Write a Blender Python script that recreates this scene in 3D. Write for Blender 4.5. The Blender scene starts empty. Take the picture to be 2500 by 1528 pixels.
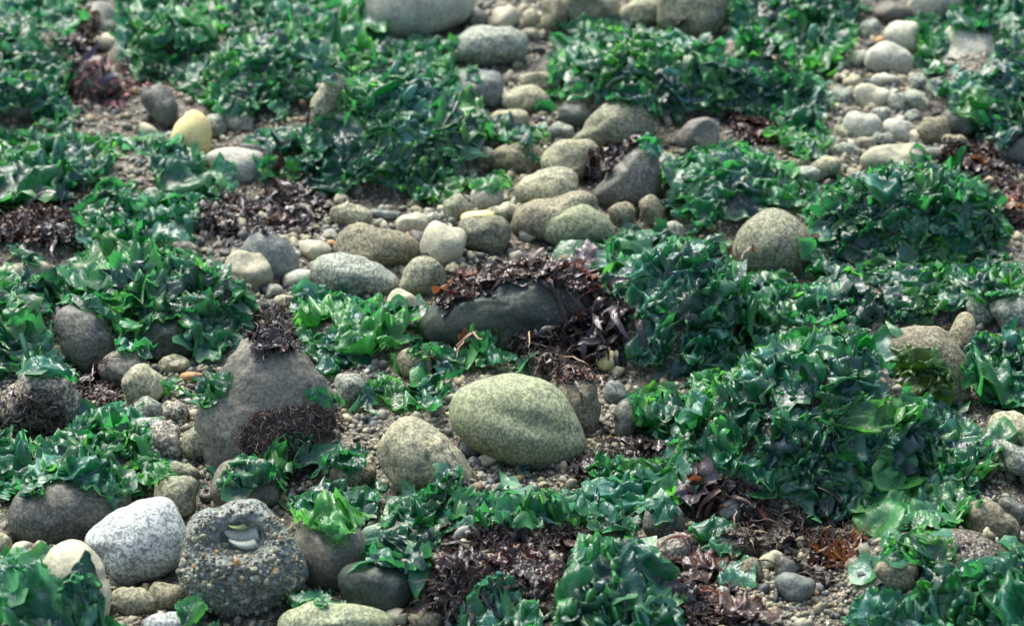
import bpy, math, random
import numpy as np
from mathutils import Vector, Matrix
from mathutils.bvhtree import BVHTree

random.seed(7)
rng = np.random.default_rng(7)
C = bpy.context.scene.collection
scene = bpy.context.scene

# ------------------------------------------------------------------ camera, sky, sun, exposure
TH = math.radians(28.0)          # downward pitch
DIST = 3.40                      # to the middle of the picture, metres
LENS = 100.0
FPX = 2500.0 * LENS / 36.0       # focal length in photograph pixels
CAM = np.array([0.0, -DIST * math.cos(TH), DIST * math.sin(TH)])
FWD = np.array([0.0, math.cos(TH), -math.sin(TH)])
UP = np.array([0.0, math.sin(TH), math.cos(TH)])
RIGHT = np.array([1.0, 0.0, 0.0])

cam = bpy.data.cameras.new('camera')
cam.lens = LENS
cam.sensor_width = 36.0
cam.clip_start = 0.05
cam.clip_end = 400.0
cam.dof.use_dof = True
cam.dof.focus_distance = 3.06
cam.dof.aperture_fstop = 6.5
camo = bpy.data.objects.new('camera', cam)
camo.location = CAM
camo.rotation_euler = (math.pi / 2 - TH, 0, 0)
C.objects.link(camo)
scene.camera = camo

SUN_EL, SUN_AZ = math.radians(58), math.radians(-32)   # azimuth from +Y towards +X
world = bpy.data.worlds.new('World')
scene.world = world
world.use_nodes = True
wn = world.node_tree
sky = wn.nodes.new('ShaderNodeTexSky')
sky.sky_type = 'NISHITA'
sky.sun_disc = False
sky.sun_elevation = SUN_EL
sky.sun_rotation = SUN_AZ
sky.dust_density = 6.0
sky.air_density = 0.8
sky.ozone_density = 1.0
wn.links.new(sky.outputs[0], wn.nodes['Background'].inputs[0])
wn.nodes['Background'].inputs[1].default_value = 0.15
sl = bpy.data.lights.new('sun', 'SUN')
sl.energy = 1.5
sl.angle = math.radians(26)
sl.color = (1.0, 0.99, 0.95)
so = bpy.data.objects.new('sun', sl)
sd = Vector((math.sin(SUN_AZ) * math.cos(SUN_EL), math.cos(SUN_AZ) * math.cos(SUN_EL), math.sin(SUN_EL)))
so.rotation_euler = sd.to_track_quat('Z', 'Y').to_euler()
so.location = (0, 0, 5)
C.objects.link(so)
scene.view_settings.view_transform = 'Standard'
scene.view_settings.look = 'None'
scene.view_settings.exposure = 1.28
scene.view_settings.gamma = 1.0
scene.view_settings.use_curve_mapping = False
scene.render.engine = 'CYCLES'
scene.cycles.max_bounces = 6
scene.cycles.transparent_max_bounces = 4
scene.cycles.use_denoising = True

# ------------------------------------------------------------------ helpers
def ray(u, v):
    d = FWD * FPX + RIGHT * (u - 1250.0) + UP * (764.0 - v)
    return d / np.linalg.norm(d)

def project(p):
    q = np.asarray(p) - CAM
    z = q @ FWD
    return 1250.0 + FPX * (q @ RIGHT) / z, 764.0 - FPX * (q @ UP) / z

def _hash(ix, iy, iz, seed):
    n = (ix.astype(np.int64) * 374761393 + iy.astype(np.int64) * 668265263 + iz.astype(np.int64) * 1440670441 + seed * 974711) & 0xffffffff
    n = ((n ^ (n >> 13)) * 1274126177) & 0xffffffff
    n = ((n ^ (n >> 16)) * 2246822519) & 0xffffffff
    return ((n ^ (n >> 15)) & 0xffff) / 32767.5 - 1.0

def noise3(x, y, z, seed=0):
    x, y, z = np.broadcast_arrays(np.asarray(x, float), np.asarray(y, float), np.asarray(z, float))
    fx, fy, fz = np.floor(x), np.floor(y), np.floor(z)
    ix, iy, iz = fx.astype(np.int64), fy.astype(np.int64), fz.astype(np.int64)
    a, b, c = x - fx, y - fy, z - fz
    a, b, c = a * a * a * (a * (a * 6 - 15) + 10), b * b * b * (b * (b * 6 - 15) + 10), c * c * c * (c * (c * 6 - 15) + 10)
    r = 0
    for dx in (0, 1):
        for dy in (0, 1):
            for dz in (0, 1):
                w = (a if dx else 1 - a) * (b if dy else 1 - b) * (c if dz else 1 - c)
                r = r + w * _hash(ix + dx, iy + dy, iz + dz, seed)
    return r

def mk(name, verts, faces, mats=None, parent=None, loc=(0, 0, 0), smooth=True, link=True):
    me = bpy.data.meshes.new(name)
    me.from_pydata(np.asarray(verts).tolist(), [], faces if isinstance(faces, list) else faces.tolist())
    if smooth:
        me.polygons.foreach_set('use_smooth', np.ones(len(me.polygons), bool))
    if mats is not None:
        me.materials.append(mats)
    me.update()
    o = bpy.data.objects.new(name, me)
    o.location = loc
    if parent is not None:
        o.parent = parent
    if link:
        C.objects.link(o)
    return o

def tag(o, label=None, cat=None, group=None, kind=None):
    if label: o['label'] = label
    if cat: o['category'] = cat
    if group: o['group'] = group
    if kind: o['kind'] = kind
    return o

def empty(name, loc):
    o = bpy.data.objects.new(name, None)
    o.empty_display_size = 0.02
    o.location = loc
    C.objects.link(o)
    return o

def inpoly(u, v, poly):
    u = np.asarray(u); v = np.asarray(v)
    r = np.zeros(u.shape, bool)
    n = len(poly)
    j = n - 1
    for i in range(n):
        xi, yi = poly[i]; xj, yj = poly[j]
        c = ((yi > v) != (yj > v)) & (u < (xj - xi) * (v - yi) / ((yj - yi) if yj != yi else 1e-9) + xi)
        r ^= c
        j = i
    return r

_ico = {}
def ico(sub):
    if sub in _ico: return _ico[sub]
    t = (1 + 5 ** .5) / 2
    v = [(-1, t, 0), (1, t, 0), (-1, -t, 0), (1, -t, 0), (0, -1, t), (0, 1, t), (0, -1, -t), (0, 1, -t), (t, 0, -1), (t, 0, 1), (-t, 0, -1), (-t, 0, 1)]
    v = [np.array(p) / np.linalg.norm(p) for p in v]
    f = [(0, 11, 5), (0, 5, 1), (0, 1, 7), (0, 7, 10), (0, 10, 11), (1, 5, 9), (5, 11, 4), (11, 10, 2), (10, 7, 6), (7, 1, 8), (3, 9, 4), (3, 4, 2), (3, 2, 6), (3, 6, 8), (3, 8, 9), (4, 9, 5), (2, 4, 11), (6, 2, 10), (8, 6, 7), (9, 8, 1)]
    for _ in range(sub):
        cache, nf = {}, []
        def mid(a, b):
            k = (min(a, b), max(a, b))
            if k not in cache:
                m = v[a] + v[b]
                v.append(m / np.linalg.norm(m)); cache[k] = len(v) - 1
            return cache[k]
        for a, b, c in f:
            ab, bc, ca = mid(a, b), mid(b, c), mid(c, a)
            nf += [(a, ab, ca), (b, bc, ab), (c, ca, bc), (ab, bc, ca)]
        f = nf
    _ico[sub] = (np.array(v), np.array(f))
    return _ico[sub]

# ------------------------------------------------------------------ materials
def nodes(name):
    m = bpy.data.materials.new(name)
    m.use_nodes = True
    nt = m.node_tree
    b = nt.nodes['Principled BSDF']
    return m, nt, b

def nd(nt, typ, **kw):
    n = nt.nodes.new(typ)
    for k, v in kw.items():
        if k.startswith('i_'): n.inputs[k[2:].replace('_', ' ')].default_value = v
        else: setattr(n, k, v)
    return n

def ramp(nt, src, stops):
    r = nt.nodes.new('ShaderNodeValToRGB')
    e = r.color_ramp.elements
    e[0].position, e[0].color = stops[0][0], (*stops[0][1], 1)
    e[1].position, e[1].color = stops[-1][0], (*stops[-1][1], 1)
    for p, c in stops[1:-1]:
        x = e.new(p); x.color = (*c, 1)
    nt.links.new(src, r.inputs[0])
    return r

def mixc(nt, fac, a, b, mode='MIX'):
    m = nt.nodes.new('ShaderNodeMix')
    m.data_type = 'RGBA'; m.blend_type = mode
    for s, k in ((fac, 0), (a, 6), (b, 7)):
        if isinstance(s, (int, float)): m.inputs[k].default_value = s
        elif isinstance(s, tuple): m.inputs[k].default_value = (*s, 1)
        else: nt.links.new(s, m.inputs[k])
    return m.outputs[2]

def g3(v): return (v, v, v)

def rock_mat(name, base, speck_dark=0.35, speck_light=1.5, amt=0.5, algae=0.0, grain=300.0, rough=0.75, bump=0.25, algae_col=(0.10, 0.15, 0.05)):
    base = (base[0] * .90, base[1] * .97, base[2] * .92)
    m, nt, b = nodes(name)
    L = nt.links
    tc = nd(nt, 'ShaderNodeTexCoord'); oi = nd(nt, 'ShaderNodeObjectInfo')
    off = nd(nt, 'ShaderNodeVectorMath', operation='ADD'); L.new(tc.outputs['Object'], off.inputs[0])
    sc = nd(nt, 'ShaderNodeMath', operation='MULTIPLY'); sc.inputs[1].default_value = 37.0; L.new(oi.outputs['Random'], sc.inputs[0])
    L.new(sc.outputs[0], off.inputs[1])
    V = off.outputs[0]
    n1 = nd(nt, 'ShaderNodeTexNoise'); n1.inputs['Scale'].default_value = grain; n1.inputs['Detail'].default_value = 2; n1.inputs['Roughness'].default_value = .7; L.new(V, n1.inputs['Vector'])
    n2 = nd(nt, 'ShaderNodeTexNoise'); n2.inputs['Scale'].default_value = grain * .55; n2.inputs['Detail'].default_value = 2; L.new(V, n2.inputs['Vector'])
    n3 = nd(nt, 'ShaderNodeTexNoise'); n3.inputs['Scale'].default_value = 22; n3.inputs['Detail'].default_value = 5; n3.inputs['Roughness'].default_value = .6; L.new(V, n3.inputs['Vector'])
    dk = tuple(c * speck_dark for c in base); lt = tuple(min(.85, c * speck_light) for c in base)
    c1 = ramp(nt, n1.outputs['Fac'], [(.40, dk), (.5, base), (.60, lt)]).outputs[0]
    c0 = mixc(nt, amt, base, c1)
    r2 = ramp(nt, n2.outputs['Fac'], [(.56, g3(0.0)), (.61, g3(1.0))])
    f2 = nd(nt, 'ShaderNodeMath', operation='MULTIPLY'); f2.inputs[1].default_value = amt * .9; L.new(r2.outputs[0], f2.inputs[0])
    c0 = mixc(nt, f2.outputs[0], c0, (base[0] * .3, base[1] * .34, base[2] * .42))
    blot = ramp(nt, n3.outputs['Fac'], [(.3, g3(.68)), (.5, g3(1.0)), (.72, (1.22, 1.18, 1.08))]).outputs[0]
    c0 = mixc(nt, 1.0, c0, blot, 'MULTIPLY')
    hv = nd(nt, 'ShaderNodeHueSaturation')
    rv = nd(nt, 'ShaderNodeMapRange'); rv.inputs['To Min'].default_value = .82; rv.inputs['To Max'].default_value = 1.16; L.new(oi.outputs['Random'], rv.inputs['Value'])
    L.new(rv.outputs[0], hv.inputs['Value']); L.new(c0, hv.inputs['Color'])
    col = hv.outputs[0]
    if algae > 0:
        n4 = nd(nt, 'ShaderNodeTexNoise'); n4.inputs['Scale'].default_value = 16; n4.inputs['Detail'].default_value = 6; n4.inputs['Roughness'].default_value = .7; L.new(V, n4.inputs['Vector'])
        a = ramp(nt, n4.outputs['Fac'], [(.40, g3(0.0)), (.62, g3(algae))]).outputs[0]
        col = mixc(nt, a, col, algae_col)
    L.new(col, b.inputs['Base Color'])
    b.inputs['Roughness'].default_value = rough
    b.inputs['Specular IOR Level'].default_value = .35
    bp = nd(nt, 'ShaderNodeBump'); bp.inputs['Strength'].default_value = bump; bp.inputs['Distance'].default_value = .0025
    add = nd(nt, 'ShaderNodeMath', operation='ADD'); L.new(n1.outputs['Fac'], add.inputs[0]); L.new(n3.outputs['Fac'], add.inputs[1])
    L.new(add.outputs[0], bp.inputs['Height']); L.new(bp.outputs[0], b.inputs['Normal'])
    return m

ROCK = {
    'pale': rock_mat('pale_stone', (.40, .39, .33), .45, 1.35, .45),
    'white': rock_mat('white_granite', (.47, .49, .485), .22, 1.35, .75, grain=330),
    'tan': rock_mat('tan_stone', (.325, .305, .215), .36, 1.55, .7, algae=.12),
    'cream': rock_mat('cream_stone', (.425, .395, .295), .5, 1.3, .35),
    'yellow': rock_mat('yellow_stone', (.70, .60, .29), .8, 1.15, .3, bump=.15),
    'olive': rock_mat('olive_stone', (.21, .208, .15), .36, 1.8, .72, algae=.25, algae_col=(.16, .18, .09)),
    'grey': rock_mat('grey_stone', (.23, .245, .205), .36, 1.75, .75),
    'dark': rock_mat('dark_wet_stone', (.105, .105, .092), .4, 2.0, .6, rough=.5),
    'blue': rock_mat('blue_grey_stone', (.16, .175, .165), .5, 1.6, .5, rough=.55),
    'brown': rock_mat('brown_speckled_stone', (.205, .185, .125), .35, 1.7, .7),
    'purple': rock_mat('purple_grey_stone', (.165, .150, .132), .45, 1.6, .55, algae=.3, rough=.6, algae_col=(.11, .13, .075)),
    'green': rock_mat('pale_green_stone', (.235, .255, .17), .38, 1.65, .75, algae=.35, algae_col=(.20, .23, .10)),
    'orange': rock_mat('orange_tan_stone', (.42, .25, .12), .6, 1.3, .35),
    'slate': rock_mat('dark_green_slate', (.036, .050, .046), .5, 1.9, .55, algae=.3, rough=.5, algae_col=(.06, .075, .04)),
    'sandy': rock_mat('sand_crusted_stone', (.20, .18, .15), .3, 2.2, .8, grain=260, bump=.6),
    'gunmetal': rock_mat('grit_grey_flesh', (.17, .19, .18), .4, 1.6, .6, grain=200, rough=.5, bump=.6),
}

def sand_mat():
    m, nt, b = nodes('wet_sand')
    L = nt.links
    tc = nd(nt, 'ShaderNodeTexCoord')
    vo = nd(nt, 'ShaderNodeTexVoronoi'); vo.inputs['Scale'].default_value = 330; L.new(tc.outputs['Object'], vo.inputs['Vector'])
    n = nd(nt, 'ShaderNodeTexNoise'); n.inputs['Scale'].default_value = 14; n.inputs['Detail'].default_value = 6; L.new(tc.outputs['Object'], n.inputs['Vector'])
    sep = nd(nt, 'ShaderNodeSeparateColor'); L.new(vo.outputs['Color'], sep.inputs[0])
    c = ramp(nt, sep.outputs[0], [(.0, (.028, .028, .027)), (.35, (.062, .060, .048)), (.7, (.115, .107, .078)), (.92, (.25, .225, .15)), (1.0, (.36, .35, .29))]).outputs[0]
    w = ramp(nt, n.outputs['Fac'], [(.35, g3(.5)), (.65, g3(1.05))]).outputs[0]
    L.new(mixc(nt, 1.0, c, w, 'MULTIPLY'), b.inputs['Base Color'])
    b.inputs['Roughness'].default_value = .6
    bp = nd(nt, 'ShaderNodeBump'); bp.inputs['Strength'].default_value = .8; bp.inputs['Distance'].default_value = .003; bp.invert = True
    L.new(vo.outputs['Distance'], bp.inputs['Height']); L.new(bp.outputs[0], b.inputs['Normal'])
    return m
SAND = sand_mat()

def grit_mat():
    m, nt, b = nodes('gravel_stone')
    L = nt.links
    at = nd(nt, 'ShaderNodeAttribute', attribute_name='tint')
    tc = nd(nt, 'ShaderNodeTexCoord')
    n = nd(nt, 'ShaderNodeTexNoise'); n.inputs['Scale'].default_value = 600; n.inputs['Detail'].default_value = 2; L.new(tc.outputs['Object'], n.inputs['Vector'])
    s = ramp(nt, n.outputs['Fac'], [(.35, g3(.6)), (.6, g3(1.1))]).outputs[0]
    L.new(mixc(nt, .8, at.outputs['Color'], s, 'MULTIPLY'), b.inputs['Base Color'])
    b.inputs['Roughness'].default_value = .6
    return m
GRIT = grit_mat()

def leaf_mat(name, a, bcol, trans, tamt=.3, rough=.29, scale=60, spec=.78, bump=.35, rimamt=.6, rimcol=(.07, .235, .05)):
    m, nt, b = nodes(name)
    L = nt.links
    tc = nd(nt, 'ShaderNodeTexCoord'); oi = nd(nt, 'ShaderNodeObjectInfo')
    n = nd(nt, 'ShaderNodeTexNoise'); n.inputs['Scale'].default_value = scale; n.inputs['Detail'].default_value = 4; n.inputs['Distortion'].default_value = .6
    L.new(tc.outputs['Object'], n.inputs['Vector'])
    c = ramp(nt, n.outputs['Fac'], [(.34, a), (.66, bcol)]).outputs[0]
    hv = nd(nt, 'ShaderNodeHueSaturation')
    rv = nd(nt, 'ShaderNodeMapRange'); rv.inputs['To Min'].default_value = .65; rv.inputs['To Max'].default_value = 1.5; L.new(oi.outputs['Random'], rv.inputs['Value'])
    mul = nd(nt, 'ShaderNodeMath', operation='MULTIPLY'); mul.inputs[1].default_value = 7.31; L.new(oi.outputs['Random'], mul.inputs[0])
    fr = nd(nt, 'ShaderNodeMath', operation='FRACT'); L.new(mul.outputs[0], fr.inputs[0])
    rh = nd(nt, 'ShaderNodeMapRange'); rh.inputs['To Min'].default_value = .475; rh.inputs['To Max'].default_value = .53; L.new(fr.outputs[0], rh.inputs['Value'])
    L.new(rv.outputs[0], hv.inputs['Value']); L.new(rh.outputs[0], hv.inputs['Hue']); L.new(c, hv.inputs['Color'])
    ra = nd(nt, 'ShaderNodeAttribute', attribute_name='rim')
    re = ramp(nt, ra.outputs['Fac'], [(.55, g3(0.0)), (.98, g3(rimamt))]).outputs[0]
    L.new(mixc(nt, re, hv.outputs[0], rimcol), b.inputs['Base Color'])
    rr = ramp(nt, n.outputs['Fac'], [(.3, g3(rough * .75)), (.7, g3(rough * 1.5))])
    L.new(rr.outputs[0], b.inputs['Roughness'])
    b.inputs['Specular IOR Level'].default_value = spec
    n2 = nd(nt, 'ShaderNodeTexNoise'); n2.inputs['Scale'].default_value = 120; n2.inputs['Detail'].default_value = 4; n2.inputs['Distortion'].default_value = 1.2; L.new(tc.outputs['Object'], n2.inputs['Vector'])
    bp = nd(nt, 'ShaderNodeBump'); bp.inputs['Strength'].default_value = bump * 1.05; bp.inputs['Distance'].default_value = .004
    L.new(n2.outputs['Fac'], bp.inputs['Height']); L.new(bp.outputs[0], b.inputs['Normal'])
    tr = nd(nt, 'ShaderNodeBsdfTranslucent'); tr.inputs['Color'].default_value = (*trans, 1); L.new(bp.outputs[0], tr.inputs['Normal'])
    mx = nd(nt, 'ShaderNodeMixShader'); mx.inputs[0].default_value = tamt
    L.new(b.outputs[0], mx.inputs[1]); L.new(tr.outputs[0], mx.inputs[2])
    L.new(mx.outputs[0], nt.nodes['Material Output'].inputs['Surface'])
    return m

LEAF = {
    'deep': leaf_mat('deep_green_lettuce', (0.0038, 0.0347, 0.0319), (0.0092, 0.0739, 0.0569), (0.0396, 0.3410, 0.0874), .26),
    'mid': leaf_mat('green_lettuce', (0.0092, 0.0678, 0.0456), (0.0235, 0.1435, 0.0797), (0.0713, 0.5016, 0.1123), .34),
    'bright': leaf_mat('bright_green_lettuce', (0.0202, 0.1096, 0.0374), (0.0507, 0.2240, 0.0675), (0.1584, 0.6336, 0.0922), .4),
    'olive': leaf_mat('yellow_green_lettuce', (0.0222, 0.0703, 0.0089), (0.0481, 0.1110, 0.0148), (0.1600, 0.3200, 0.0240), .36),
    'film': leaf_mat('thin_blue_green_lettuce', (0.0195, 0.0964, 0.0748), (0.0456, 0.1754, 0.1298), (0.1408, 0.5280, 0.2304), .34),
}
WEED = {
    'black': leaf_mat('black_purple_weed', (.010, .008, .008), (.024, .018, .018), (.05, .02, .02), .12, rough=.3, rimamt=0.0),
    'slate': leaf_mat('grey_purple_blade', (.028, .025, .029), (.055, .047, .052), (.08, .04, .05), .15, rough=.33, rimamt=0.0),
    'red': leaf_mat('dark_red_weed', (.026, .012, .009), (.060, .028, .019), (.16, .05, .04), .15, rough=.35, rimamt=0.0),
    'rust': leaf_mat('rust_brown_weed', (.07, .027, .012), (.14, .055, .02), (.34, .12, .03), .25, rough=.35, rimamt=0.0),
    'pink': leaf_mat('pink_crust_weed', (.20, .09, .08), (.34, .16, .14), (.3, .1, .1), .1, rough=.6, rimamt=0.0),
    'brown': leaf_mat('brown_thread_weed', (.034, .026, .020), (.095, .070, .054), (.1, .05, .02), .1, rough=.55, rimamt=0.0),
    'lilac': leaf_mat('violet_blade', (0.0400, 0.0320, 0.0660), (0.0720, 0.0600, 0.1045), (0.0600, 0.0480, 0.0800), .2, rough=.35, rimamt=0.0),
    'straw': leaf_mat('straw_stem', (.20, .15, .08), (.32, .25, .14), (.2, .15, .05), .05, rough=.6, rimamt=0.0),
}

# ------------------------------------------------------------------ ground
def gpt(u, v, z=0.0):
    d = ray(u, v)
    t = (z - CAM[2]) / d[2]
    return CAM + d * t

BUMPS = []
def bump(u, vfoot, hw, h, ry):
    p = gpt(u, vfoot)
    k = np.dot(p - CAM, FWD) / FPX
    BUMPS.append((p[0], p[1] + ry * .95, hw * k, ry, h))
for a in [(955, 475, 235, .085, .125), (1680, 305, 330, .085, .09), (1790, 560, 185, .05, .08), (2215, 655, 245, .085, .075), (1650, 900, 190, .105, .085),
          (2000, 1265, 340, .135, .11), (2210, 800, 260, .035, .06), (700, 275, 230, .06, .09), (420, 185, 170, .045, .07), (80, 200, 130, .04, .07), (2420, 340, 170, .07, .1),
          (420, 850, 210, .06, .085), (50, 890, 110, .05, .07), (860, 890, 140, .03, .05), (200, 1205, 200, .035, .05), (1170, 1410, 230, .05, .08), (1520, 1570, 190, .05, .07),
          (2330, 1570, 260, .06, .09), (100, 1570, 180, .05, .08), (80, 645, 110, .03, .06), (1240, 1510, 170, .04, .06), (1950, 100, 180, .05, .08), (250, 480, 300, .02, .06), (700, 1130, 120, .02, .06)]:
    bump(*a)

def terrain(x, y):
    x = np.asarray(x, float); y = np.asarray(y, float)
    z = .010 * noise3(x * 4.2, y * 4.2, 0 * x, 3) + .005 * noise3(x * 13, y * 13, 0 * x, 4)
    fade = np.exp(-np.maximum(0, np.hypot(x, y - .2) - 1.2) * 1.5)
    z = z * fade + .05 * noise3(x * .22, y * .22, 0 * x, 9) * (1 - fade)
    z = z + (.0016 * noise3(x * 70, y * 70, 0 * x, 5)) * fade
    wob = .22 * noise3(x * 11, y * 11, 0 * x, 6)
    for bx, by, rx, ry, h in BUMPS:
        q = ((x - bx) / rx) ** 2 + ((y - by) / ry) ** 2
        q = q * (1 + wob)
        z = z + h * np.clip(1 - q, 0, None) ** .75 * (q < 1)
    return z

def lines(lo, hi, step):
    core = np.arange(lo, hi + step / 2, step)
    g = step * 1.35 ** np.arange(1, 34)
    g = np.cumsum(g); g = g[g < 160]
    return np.concatenate([lo - g[::-1], core, hi + g])
gx, gy = lines(-.95, .95, .0075), lines(-.9, 1.35, .0075)
X, Y = np.meshgrid(gx, gy)
Z = terrain(X, Y)
gv = np.stack([X, Y, Z], -1).reshape(-1, 3)
nx, ny = len(gx), len(gy)
idx = np.arange(nx * ny).reshape(ny, nx)
gf = np.stack([idx[:-1, :-1], idx[:-1, 1:], idx[1:, 1:], idx[1:, :-1]], -1).reshape(-1, 4)
ground = mk('beach_ground', gv, gf, SAND)
tag(ground, 'wet grey brown sand and grit of the cobble beach', kind='structure')

SURF_V, SURF_F = [gv], [np.concatenate([gf[:, [0, 1, 2]], gf[:, [0, 2, 3]]])]
_surf_n = [len(gv)]
def add_surf(v, f):
    SURF_V.append(v); SURF_F.append(np.asarray(f) + _surf_n[0]); _surf_n[0] += len(v)

# ------------------------------------------------------------------ rocks
def stand(u, v, b_px, k):
    """point on the ray of a pixel whose height over the ground suits a stone of that half height"""
    d = ray(u, v)
    t = -CAM[2] / d[2]
    for _ in range(14):
        p = CAM + d * t
        depth = np.dot(p - CAM, FWD)
        want = float(terrain(p[0], p[1])) + b_px * depth / FPX * math.cos(TH) * k
        t += .8 * (want - p[2]) / d[2]
    p = CAM + d * t
    return p, np.dot(p - CAM, FWD) / FPX

def rock(u, v, w, h, rot=0, kind='grey', label='', poly=None, k=.78, rough=.05, depth=None, sub=None, name=None, cat=None, group=None, seed=None, surf=True, mods=None):
    seed = seed if seed is not None else int(u * 7 + v * 13)
    if poly is not None:
        P = np.array(poly, float)
        lo, hi = P.min(0), P.max(0)
        u, v = (lo + hi) / 2; w, h = hi - lo
    else:
        w, h = w * 1.07, h * 1.09
    p, s = stand(u, v, h / 2, k)
    if sub is None: sub = 4 if w > 105 else 3
    D, F = ico(sub)
    phi = np.arctan2(D[:, 2], D[:, 0])
    m = np.hypot(D[:, 0], D[:, 2])
    if poly is not None:
        dx, dz = P[:, 0] - u, -(P[:, 1] - v)
        ph = np.arctan2(dz, dx); rr = np.hypot(dx, dz)
        o = np.argsort(ph); ph, rr = ph[o], rr[o]
        ph = np.concatenate([ph - 2 * np.pi, ph, ph + 2 * np.pi]); rr = np.tile(rr, 3)
        grid = np.linspace(-np.pi, np.pi, 181)[:-1]
        R = np.interp(grid, ph, rr)
        ker = np.array([1, 2, 3, 2, 1.]) / 9
        for _ in range(2):
            R = sum(kk * np.roll(R, i - 2) for i, kk in enumerate(ker))
        R = np.interp(phi, np.concatenate([grid, [np.pi]]), np.concatenate([R, R[:1]]))
    else:
        a = math.radians(rot)
        e = 2.35
        cw, chh = w / 2, h / 2
        if abs(rot) > 3:      # bounds given along the stone's own axes
            pass
        c, s_ = np.abs(np.cos(phi - a)) / cw, np.abs(np.sin(phi - a)) / chh
        R = (c ** e + s_ ** e) ** (-1 / e)
        R = R * (1 + .07 * np.sin(phi * 2 + seed) * .6 + .06 * np.sin(phi * 3 + seed * 1.7) + .03 * np.sin(phi * 5 + seed * 2.3))
    dp = depth if depth is not None else .5 * (min(w, h) * .55 + max(w, h) * .45) * .92
    r3 = 1 + rough * noise3(D[:, 0] * 1.6 + seed, D[:, 1] * 1.6, D[:, 2] * 1.6, 1) * 1.2 + rough * .45 * noise3(D[:, 0] * 4 + seed, D[:, 1] * 4, D[:, 2] * 4, 2) + rough * .2 * noise3(D[:, 0] * 11 + seed, D[:, 1] * 11, D[:, 2] * 11, 2)
    if poly is None:      # worn flat faces
        rp = random.Random(seed)
        for _ in range(rp.choice([2, 3, 4])):
            nn = np.array([rp.gauss(0, 1), rp.gauss(-.4, 1), rp.gauss(.2, 1)]); nn /= np.linalg.norm(nn)
            cc = rp.uniform(.70, .88)
            pr = D @ nn
            r3 = r3 * np.where(pr > cc, 1 - .75 * (1 - cc / np.maximum(pr, .3)), 1)
    lx = np.cos(phi) * m * R * s * r3
    lz = np.sin(phi) * m * R * s * r3
    ly = D[:, 1] * dp * s * r3
    if mods: lx, ly, lz = mods(D, lx, ly, lz, s)
    V = lx[:, None] * RIGHT + ly[:, None] * FWD + lz[:, None] * UP
    if name is None:
        name = 'boulder' if w >= 135 else ('cobble' if w >= 42 else 'pebble')
    if cat is None:
        cat = {'boulder': 'boulder', 'cobble': 'stone', 'pebble': 'pebble'}.get(name, name)
    o = mk(name, V, F, ROCK[kind], loc=p)
    tag(o, label, cat, group or {'boulder': 'boulders on the beach', 'cobble': 'cobbles on the beach', 'pebble': 'pebbles between the cobbles'}.get(name))
    if surf: add_surf(V + p, F)
    return o

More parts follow.
